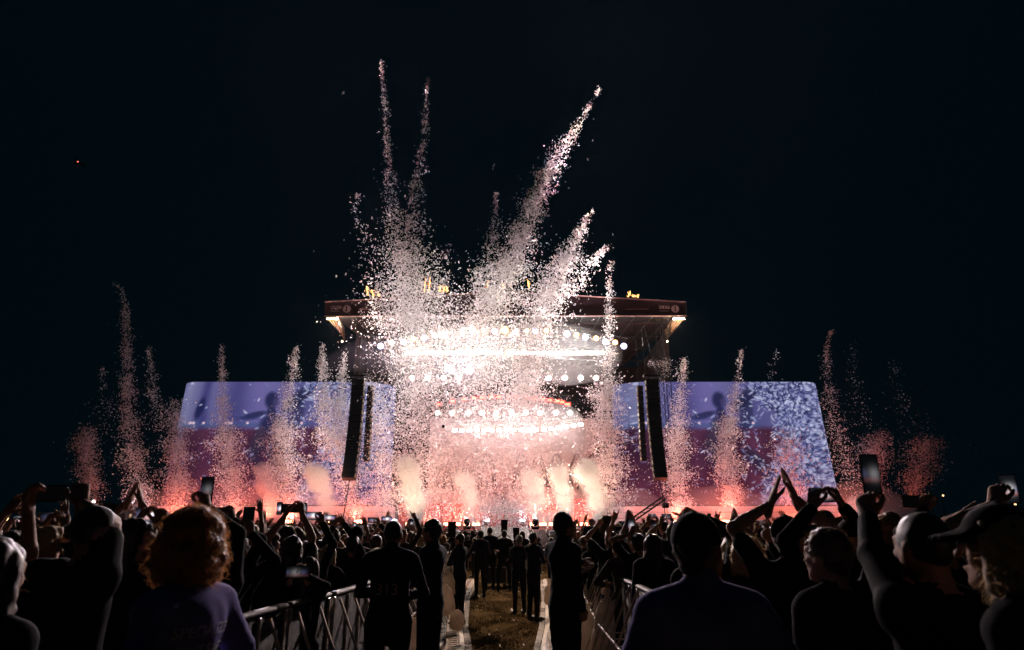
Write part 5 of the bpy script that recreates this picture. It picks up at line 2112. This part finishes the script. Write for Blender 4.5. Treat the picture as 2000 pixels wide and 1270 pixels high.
# left foreground crowd
o, P, M = hero('man at the left holding a phone high in both hands, head turned right', 188, 990, 3.4, deg(-30), 'land', hands={'R': (158, 982, 3.6, 'grip'), 'L': (56, 1000, 3.6, 'grip')}, hair='buzz', hc='dark', top=(.02, .02, .022), head_yaw=deg(-12), sleeve='short', strand_n=0)
phone(pix(100, 964, 3.68), 'off', True, yaw=deg(-6), scale=1.15, label='dark phone held sideways by the man at the far left')
hero('person cut off by the left picture edge with loose long hair', -6, 1058, 2.5, deg(-10), 'down', hair='long', hc='brown', strand_n=500)
o, P, M = hero('person with tousled fair hair in profile at the left, holding up a dim phone', 84, 1036, 4.3, deg(-20), 'land', hands={'R': (126, 1034, 4.5, 'grip'), 'L': (86, 1034, 4.5, 'grip')}, hair='quiff', hc='blond', head_yaw=deg(-50), strand_n=900, strand_len=.05, curl=.5)
phone(pix(104, 1012, 4.55), 'dim', True, scale=1.1, label='dim phone held sideways above the fair tousled head')
hero('spectator with both thin bare arms raised at the far left', 28, 1040, 5.6, deg(-12), 'both_up', hands={'R': (62, 1012, 5.7, 'open'), 'L': (12, 1000, 5.7, 'open')}, hair='ponytail', hc='dark', sleeve='short', h=.02)
o, P, M = hero('woman in profile with long dark hair beside the curly steward, filming', 266, 1018, 4.0, deg(-15), 'land', hands={'R': (317, 1026, 4.3, 'grip'), 'L': (266, 1026, 4.3, 'grip')}, hair='long', hc='black', head_yaw=deg(-62), strand_n=700, strand_len=.08, curl=.2)
phone(pix(292, 1007, 4.35), 'bright', True, scale=1.15, label='phone with a bright violet stage picture held by the dark-haired woman', seed=2)
hero('spectator hidden behind the curly steward, holding a phone upright overhead', 412, 1040, 4.3, 0, 'phone_R', hands={'R': (404, 994, 4.4, 'grip')}, hair='short', hc='brown')
phone(pix(404, 958, 4.5), 'dim', False, scale=1.1, label='phone held upright high above the curly steward')
hero('spectator raising a sideways phone just right of the curly head', 440, 1050, 5.2, 0, 'land', hands={'R': (455, 1018, 5.3, 'grip'), 'L': (424, 1016, 5.3, 'grip')}, hair='short', hc='dark', h=.02)
phone(pix(438, 1001, 5.35), 'off', True, label='dark sideways phone right of the curly steward')
hero('round-headed spectator in a striped top close to the left barrier', 466, 1050, 5.5, deg(-10), 'phone_R', hands={'R': (490, 1044, 5.2, 'grip')}, hair='short', hc='brown', strand_n=1200, strand_len=.04)
phone(pix(485, 1014, 5.25), 'off', False, scale=1.15, label='large dark phone held upright before the white screen base')
hero('young man in profile with wavy brown hair and open collar in the left crowd', 528, 1046, 7.8, deg(-20), 'down', hair='quiff', hc='brown', head_yaw=deg(-55), collar=True, strand_n=300, strand_len=.03, h=.019)
hero('spectator with both arms stretched up around a phone in the left crowd', 572, 1050, 6.6, 0, 'land_high', hands={'R': (590, 1002, 6.7, 'grip'), 'L': (556, 1008, 6.7, 'grip')}, hair='bob', hc='dark', sleeve='short', h=.02)
phone(pix(566, 993, 6.75), 'off', True, scale=1.1, label='dark phone in the raised hands above the left crowd')
phone(pix(546, 993, 9.0), 'bright', False, label='upright bright phone left of the raised hands', seed=1)
phone(pix(589, 994, 9.2), 'bright', True, label='bright sideways phone just right of the raised hands', seed=3)
hero('spectator with a bent raised arm holding a glowing phone', 604, 1060, 7.2, deg(-8), 'phone_R', hands={'R': (630, 1022, 7.3, 'grip')}, hair='long', hc='brown', h=.02)
phone(pix(612, 1008, 7.35), 'bright', True, scale=1.1, label='glowing sideways phone at the bent raised arm', seed=4)
hero('person with a rim-lit rounded bob leaning on the left barrier', 634, 1066, 8.3, deg(-12), 'lean', hair='bob', hc='blond', lean=.18, strand_n=1400, strand_len=.035, head_yaw=deg(-15))
hero('tall dark head behind the rim-lit bob in the left crowd', 652, 1034, 9.4, 0, 'down', hair='short', hc='black', h=.02, strand_n=200, strand_len=.03)
hero('spectator raising an open hand beside a phone in the left crowd', 690, 1048, 9.0, 0, 'both_up', hands={'R': (668, 1016, 9.1, 'spread'), 'L': (652, 1028, 9.1, 'grip')}, hair='short', hc='dark', h=.02)
phone(pix(644, 1012, 9.2), 'bright', True, label='bright sideways phone beside the open raised hand', seed=5)
hero('person with white-blond hair bending over the left barrier', 716, 1068, 8.8, deg(-35), 'lean', hair='short', hc='blond', lean=.32, strand_n=500, strand_len=.04)
o, P, M = hero('person low at the left barrier holding a dark phone at chest height', 600, 1100, 6.4, deg(-5), 'front', hands={'R': (598, 1126, 6.0, 'grip'), 'L': (568, 1128, 6.0, 'grip')}, hair='long', hc='dark', lean=.1, strand_n=300)
phone(pix(582, 1117, 5.95), 'dim', True, scale=1.3, label='dark phone held low near the left barrier')
hero('spectator pressed against the guard numbered 313 with raised phone arm', 735, 1046, 10.0, 0, 'phone_R', hands={'R': (742, 1026, 10.1, 'grip')}, hair='short', hc='brown', h=.02)
phone(pix(729, 1016, 10.2), 'mid', True, label='dim sideways phone left of the guard numbered 313', seed=1)
phone(pix(755, 1014, 10.5), 'bright', True, label='bright phone peeking over the head of the guard numbered 313', seed=2)

# right foreground crowd
hero('woman with fair shoulder-length hair right of the capped steward', 1456, 1052, 4.7, deg(14), 'down', hair='bob', hc='blond', strand_n=2000, strand_len=.06, curl=.25, head_yaw=deg(10))
hero('blond woman half hidden behind the fair-haired one', 1432, 1046, 5.8, deg(14), 'down', hair='long', hc='blond', strand_n=300, strand_len=.04)
o, P, M = hero('man in a dark cap clapping with both arms overhead', 1536, 1012, 4.2, deg(-8), 'clap', hands={'L': (1505, 985, 4.35, 'clap'), 'R': (1552, 972, 4.4, 'clap')}, hair='undercap', hc='dark', cap=True, head_yaw=deg(-30), brim_yaw=0, sleeve='short')
hero('large round brown head before the clapping man', 1614, 1036, 3.3, deg(22), 'down', hair='short', hc='brown', strand_n=2600, strand_len=.045, curl=.5, head_yaw=deg(14))
o, P, M = hero('man with cropped hair at the right raising a phone in his jacket sleeve', 1800, 1003, 2.5, deg(14), 'phone_L', hands={'L': (1688, 988, 3.0, 'grip')}, hair='buzz', hc='black', top=(.010, .010, .012), wrinkle=.018)
phone(pix(1700, 926, 3.08), 'dim', False, yaw=deg(2), scale=1.12, label='large upright phone with a dim blue stage picture at the right', seed=1)
hero('person in a dark cap with fair hair at the right picture edge', 1952, 992, 2.15, deg(42), 'down', hair='bob', hc='blond', cap=True, strand_n=1200, strand_len=.06, curl=.25, head_yaw=deg(12), top=(.02, .02, .022))
hero('spectator at the right edge with a fist raised around a glowing phone', 1985, 1010, 3.6, deg(6), 'phone_L', hands={'L': (1942, 985, 3.7, 'grip')}, hair='short', hc='dark', sleeve='short')
phone(pix(1972, 955, 3.8), 'mid', False, yaw=deg(-40), label='bluish phone at the far right edge', seed=3)
hero('spectator making the horns sign above the right crowd', 1894, 1020, 6.5, 0, 'horns_L', hands={'L': (1885, 1000, 6.6, 'horns')}, hair='short', hc='dark', sleeve='short', h=.02)
hero('spectator with a dark sideways phone at the end of a long raised arm', 1836, 1026, 4.6, deg(10), 'phone_L', hands={'L': (1806, 996, 4.8, 'grip')}, hair='short', hc='dark', h=.019)
phone(pix(1786, 980, 4.9), 'off', True, scale=1.1, label='dark sideways phone between the crop-haired man and the right edge')
hero('spectator filming sideways with both hands beside the clapping man', 1622, 1046, 3.9, deg(4), 'land_high', hands={'L': (1586, 992, 4.05, 'grip'), 'R': (1646, 990, 4.05, 'grip')}, hair='short', hc='black')
phone(pix(1608, 967, 4.1), 'mid', True, yaw=0, scale=1.1, label='sideways phone showing the stage, right of the clapping hands', seed=2)
hero('spectator with a widely spread raised hand right of the clapping man', 1588, 1030, 5.0, 0, 'wave_L', hands={'L': (1566, 1018, 5.1, 'spread')}, hair='short', hc='brown', sleeve='short', h=.02)
hero('dark-haired spectator before the reddish smoke at the right', 1608, 1000, 6.2, 0, 'down', hair='short', hc='brown', h=.02, strand_n=200, strand_len=.03)
hero('spectator with two bare hands thrown up at the right', 1634, 1030, 6.0, 0, 'both_up', hands={'L': (1622, 1024, 6.1, 'open'), 'R': (1640, 1026, 6.1, 'open')}, hair='long', hc='brown', sleeve='short', h=.02)
hero('spectator in a dark cap facing left, between the filming pair', 1668, 1016, 4.6, deg(35), 'down', hair='undercap', hc='dark', cap=True, head_yaw=deg(20), h=.019)
hero('curly-haired spectator low at the right below the far confetti', 1733, 1008, 6.6, 0, 'down', hair='curly', hc='ginger', h=.02, strand_n=400, strand_len=.04, curl=.8)
hero('spectator pointing a finger up behind the capped steward', 1372, 1030, 4.8, 0, 'point_R', hands={'R': (1362, 1010, 4.9, 'point')}, hair='long', hc='ginger', strand_n=200, h=.02)
hero('spectator with long black hair left of the capped steward', 1274, 1046, 8.0, 0, 'down', hair='long', hc='black', strand_n=400, strand_len=.05, curl=.2, h=.019)
hero('man with thick dark hair and tousled collar near the right barrier', 1194, 1040, 9.8, deg(20), 'wave_L', hands={'L': (1168, 1026, 9.9, 'fist')}, hair='quiff', hc='black', collar=True, h=.019, sleeve='short')
hero('spectator holding an upright glowing phone near the right barrier', 1246, 1044, 8.9, deg(8), 'phone_L', hands={'L': (1232, 1042, 9.0, 'grip')}, hair='short', hc='dark', h=.02, sleeve='short')
phone(pix(1233, 1028, 9.1), 'mid', False, scale=1.2, label='upright phone with bluish display above the right barrier', seed=4)
hero('spectator rising above the others before the right confetti column', 1185, 1006, 12.0, 0, 'land', hands={'R': (1196, 1034, 12.1, 'grip'), 'L': (1176, 1034, 12.1, 'grip')}, hair='long', hc='brown', h=.022)
phone(pix(1186, 1026, 12.2), 'mid', True, scale=1.3, label='dim sideways phone below the head that rises above the others', seed=5)
hero('spectator with two raised arms in a pale top close to the right barrier', 1140, 1048, 15.0, 0, 'both_up', hands={'L': (1124, 1022, 15.1, 'horns'), 'R': (1158, 1028, 15.1, 'open')}, hair='short', hc='brown', top=(.10, .085, .07), h=.022, sleeve='short')
hero('person with a shaded round head leaning on the right barrier', 1160, 1052, 13.5, deg(18), 'lean', hair='bob', hc='brown', h=.02, lean=.12)
hero('spectator in a light shirt behind the round head at the right barrier', 1218, 1052, 9.2, deg(24), 'lean', hair='short', hc='dark', h=.019, lean=.2, top=(.06, .055, .05))

# ------------------------------------------------------------------ the rest of the crowd
KINDS = []
specs = [('down', 'short', 'long', False), ('down', 'long', 'short', False), ('down', 'bob', 'long', False), ('down', 'bun', 'short', False), ('down', 'undercap', 'long', True), ('down', 'ponytail', 'short', False),
         ('land', 'short', 'short', False), ('land', 'long', 'short', False), ('land_high', 'short', 'long', False), ('phone_R', 'long', 'short', False), ('phone_L', 'short', 'long', False),
         ('wave_R', 'short', 'short', False), ('wave_L', 'bob', 'short', False), ('both_up', 'long', 'short', False), ('clap', 'short', 'short', False), ('horns_L', 'undercap', 'short', True),
         ('point_R', 'short', 'long', False), ('down', 'buzz', 'long', False)]
for i, (ps, hr, sl, cp) in enumerate(specs):
    P = make_person(ps, hr, sleeve=sl, cap=cp, h=.03, hh=.0095, seed=40 + i, head_yaw=rnd.uniform(-.25, .25), head_pitch=rnd.uniform(0, .12), build=rnd.uniform(.92, 1.06), strand_n=420 if hr != 'undercap' else 0, strand_len=.04)
    KINDS.append((ps, hr, cp, P))
w_pose = [6, 5, 4, 3, 2, 3, 4, 4, 3, 5, 5, 5, 4, 4, 3, 2, 3, 3]
PHRASE = {'down': 'arms down', 'land': 'a sideways phone held up', 'land_high': 'a phone held overhead', 'phone_R': 'right hand holding a phone', 'phone_L': 'left hand holding a phone', 'wave_R': 'right hand raised',
          'wave_L': 'left hand raised', 'both_up': 'both arms raised', 'clap': 'hands joined overhead', 'horns_L': 'a horns sign raised', 'point_R': 'a finger pointed up'}
cand = []
Y = 5.8
while Y < 46:
    for side in (-1, 1):
        x = (abs(bar_left(Y)) if side < 0 else bar_right(Y)) + .34
        while x < Y * .80 + .4:
            cand.append((Y + rnd.gauss(0, .16), side * (x + rnd.gauss(0, .09))))
            x += rnd.uniform(.56, .8)
    Y += .70 if Y < 14 else .95 if Y < 25 else 1.5
cand.sort()
crowd = []
for Yc, x in cand:
    near_hero = False
    hgt = min(1.93, max(1.52, rnd.gauss(1.70, .085)))
    px, py = to_pix((x, Yc, hgt))
    if not (-25 < px < 2025):
        continue
    s = FPX / (Yc * CT)
    a, b = int(max(0, px - .09 * s)), int(min(2000, px + .09 * s))
    if b - a < 2:
        continue
    k = rnd.choices(range(len(KINDS)), w_pose)[0]
    free = BUF[a:b] - py                  # pixels of this head that clear the nearer heads
    raised = KINDS[k][0] not in ('down',)
    need = .10 * s if not raised else -.10 * s
    if np.mean(free > max(need, 2.0 if not raised else -9)) < .35:
        continue
    if Yc < 9 and any(abs(x - q.location.x) < .36 and abs(Yc - q.location.y) < .36 for q in HEROES):
        continue
    occupy(px, py, Yc, hgt)
    crowd.append((Yc, x, hgt, k))
    if len(crowd) >= 290:
        break
TOPS = [(.012, .012, .014), (.02, .02, .026), (.05, .045, .04), (.03, .012, .014), (.015, .02, .035), (.10, .09, .085), (.022, .016, .012)]
bands = {}
for Yc, x, hgt, k in crowd:
    side = 'left' if x < 0 else 'right'
    band = 'near' if Yc < 9 else 'middle' if Yc < 15 else 'far' if Yc < 24 else 'farthest'
    bands.setdefault((side, band), []).append((abs(x), Yc, x, hgt, k))
for (side, band), L_ in bands.items():
    L_.sort()
    for i, (_, Yc, x, hgt, k) in enumerate(L_):
        ps, hr, cp, P = KINDS[k]
        hc = rnd.choices(['black', 'dark', 'brown', 'ginger', 'blond'], [3, 4, 4, 1, 2])[0]
        look = 'capped' if cp else {'black': 'black-haired', 'dark': 'dark-haired', 'brown': 'brown-haired', 'ginger': 'ginger', 'blond': 'blond'}[hc]
        yaw = rnd.gauss(0, .22)
        if x < 0:
            yaw -= .12
        else:
            yaw += .12
        place(P, x, Yc, hgt, yaw, '%s spectator, %s, %s from aisle in %s %s crowd' % (look, PHRASE[ps], ordinal(i + 1), band, side), 'spectators in the crowd', hc, rnd.choice(TOPS))
        M = person_matrix(x, Yc, hgt, yaw)
        kind = rnd.choices(['bright', 'mid', 'dim', 'off'], [5, 4, 2, 2])[0]
        if ps in ('land', 'land_high'):
            c = (P['hand']['R'][0] + P['hand']['L'][0]) / 2 + Vector((0, .0, .02))
            phone(M @ c, kind, True, yaw=yaw)
        elif ps == 'phone_R':
            phone(M @ (P['hand']['R'][0] + Vector((0, 0, .045))), kind, False, yaw=yaw)
        elif ps == 'phone_L':
            phone(M @ (P['hand']['L'][0] + Vector((0, 0, .045))), kind, False, yaw=yaw)

# labels of the phones: those without one of their own are told apart by their place
rest = sorted([(to_pix(o.location)[0], i) for i, (o, land, kind, lab) in enumerate(PHONES) if lab is None])
cnt = {}
for px, i in rest:
    o, land, kind, _ = PHONES[i]
    side = 'left' if px < 1000 else 'right'
    look = {'bright': 'bright', 'mid': 'glowing', 'dim': 'dim', 'off': 'dark'}[kind] + (' sideways' if land else ' upright')
    cnt[(side, look)] = cnt.get((side, look), 0) + 1
    tag(o, '%s phone held up over the %s crowd, %s of its look from the left' % (look, side, ordinal(cnt[(side, look)])), 'phone', 'phones held up by the crowd')
for o, land, kind, lab in PHONES:
    if lab:
        tag(o, lab, 'phone', 'phones held up by the crowd')

# ------------------------------------------------------------------ camera position at the end of the aisle
def tv_camera(px, py, Y, lab):
    p = pix(px, py, Y)
    o = empty('broadcast_camera', (p.x, Y, 0))
    tag(o, lab, 'camera', 'broadcast cameras')
    z = p.z
    MB().box((0, 0, z), (.22, .5, .26), None, .02).build('camera_body', M_black, o)
    MB().tube((0, .25, z), (0, .62, z), .09, 10, .11).build('lens', M_black, o)
    MB().box((0, -.28, z + .2), (.24, .06, .18), None, .01).build('viewfinder', M_black, o)
    MB().box((0, -.05, z + .17), (.05, .3, .05)).build('top_handle', M_dark, o)
    MB().box((0, 0, z - .2), (.2, .2, .12), None, .02).build('fluid_head', M_dark, o)
    for k in range(3):
        t = k * 2.094 + .5
        MB().tube((0, 0, z - .26), (.45 * math.cos(t), .45 * math.sin(t), .02), .025, 6).build('leg', M_dark, o)
    for s in (-1, 1):
        MB().tube((s * .08, -.1, z - .2), (s * .22, -.6, z - .32), .014, 5).build('pan_bar', M_dark, o)


tv_camera(985, 1032, 25.5, 'large broadcast camera on a tripod in the middle of the aisle')
tv_camera(1008, 1046, 27.5, 'smaller broadcast camera right of the large one')
tv_camera(884, 1040, 20.5, 'broadcast camera rising beside the left barrier')
M_case = mat('flight_case', (0.035, 0.034, 0.036), 0.5, var=0.2)
for px, py, Y, w, hh_, lab in ((966, 1112, 24.2, .8, .95, 'black flight case left of the man alone in the aisle'), (1004, 1112, 24.6, .8, .7, 'lower black flight case right of the man alone in the aisle')):
    p = pix(px, py, Y)
    o = empty('flight_case', (p.x, Y, 0))
    tag(o, lab, 'flight case', 'flight cases')
    MB().box((0, 0, hh_ / 2 + .1), (w, .6, hh_), None, .015).build('case_body', M_case, o)
    for s in (-1, 1):
        for q in (-1, 1):
            MB().box((s * w / 2, q * .3, hh_ / 2 + .1), (.035, .035, hh_ + .01)).build('corner_edge', M_bar, o)
    for zz in (.12, hh_ * .65, hh_ + .09):
        MB().box((0, -.302, zz), (w, .012, .03)).build('edge_strip', M_bar, o)
    for s in (-1, 1):
        for q in (-1, 1):
            MB().tube((s * w * .38 - .02, q * .22, .05), (s * w * .38 + .02, q * .22, .05), .05, 10).build('castor', M_shoe, o)

# performer on the low riser
q = pix(983, 1003, 61)
P = KINDS[14][3]
o = place(P, q.x, 61.6, 1.75, math.pi, 'performer with raised hands standing on the riser in the middle of the stage', None, 'dark', (.05, .05, .06))
o.location.z = q.z + .06

# ------------------------------------------------------------------ the hazy night air
hz = MB()
hz.box((0, 100, 24), (470, 330, 50))
hz.build('haze', vol_mat('haze_air', (0.85, 0.85, 0.92), HAZE, 0.2))
tag(bpy.data.objects['haze'], kind='stuff', label='thin smoky night air over the whole field', cat='haze')
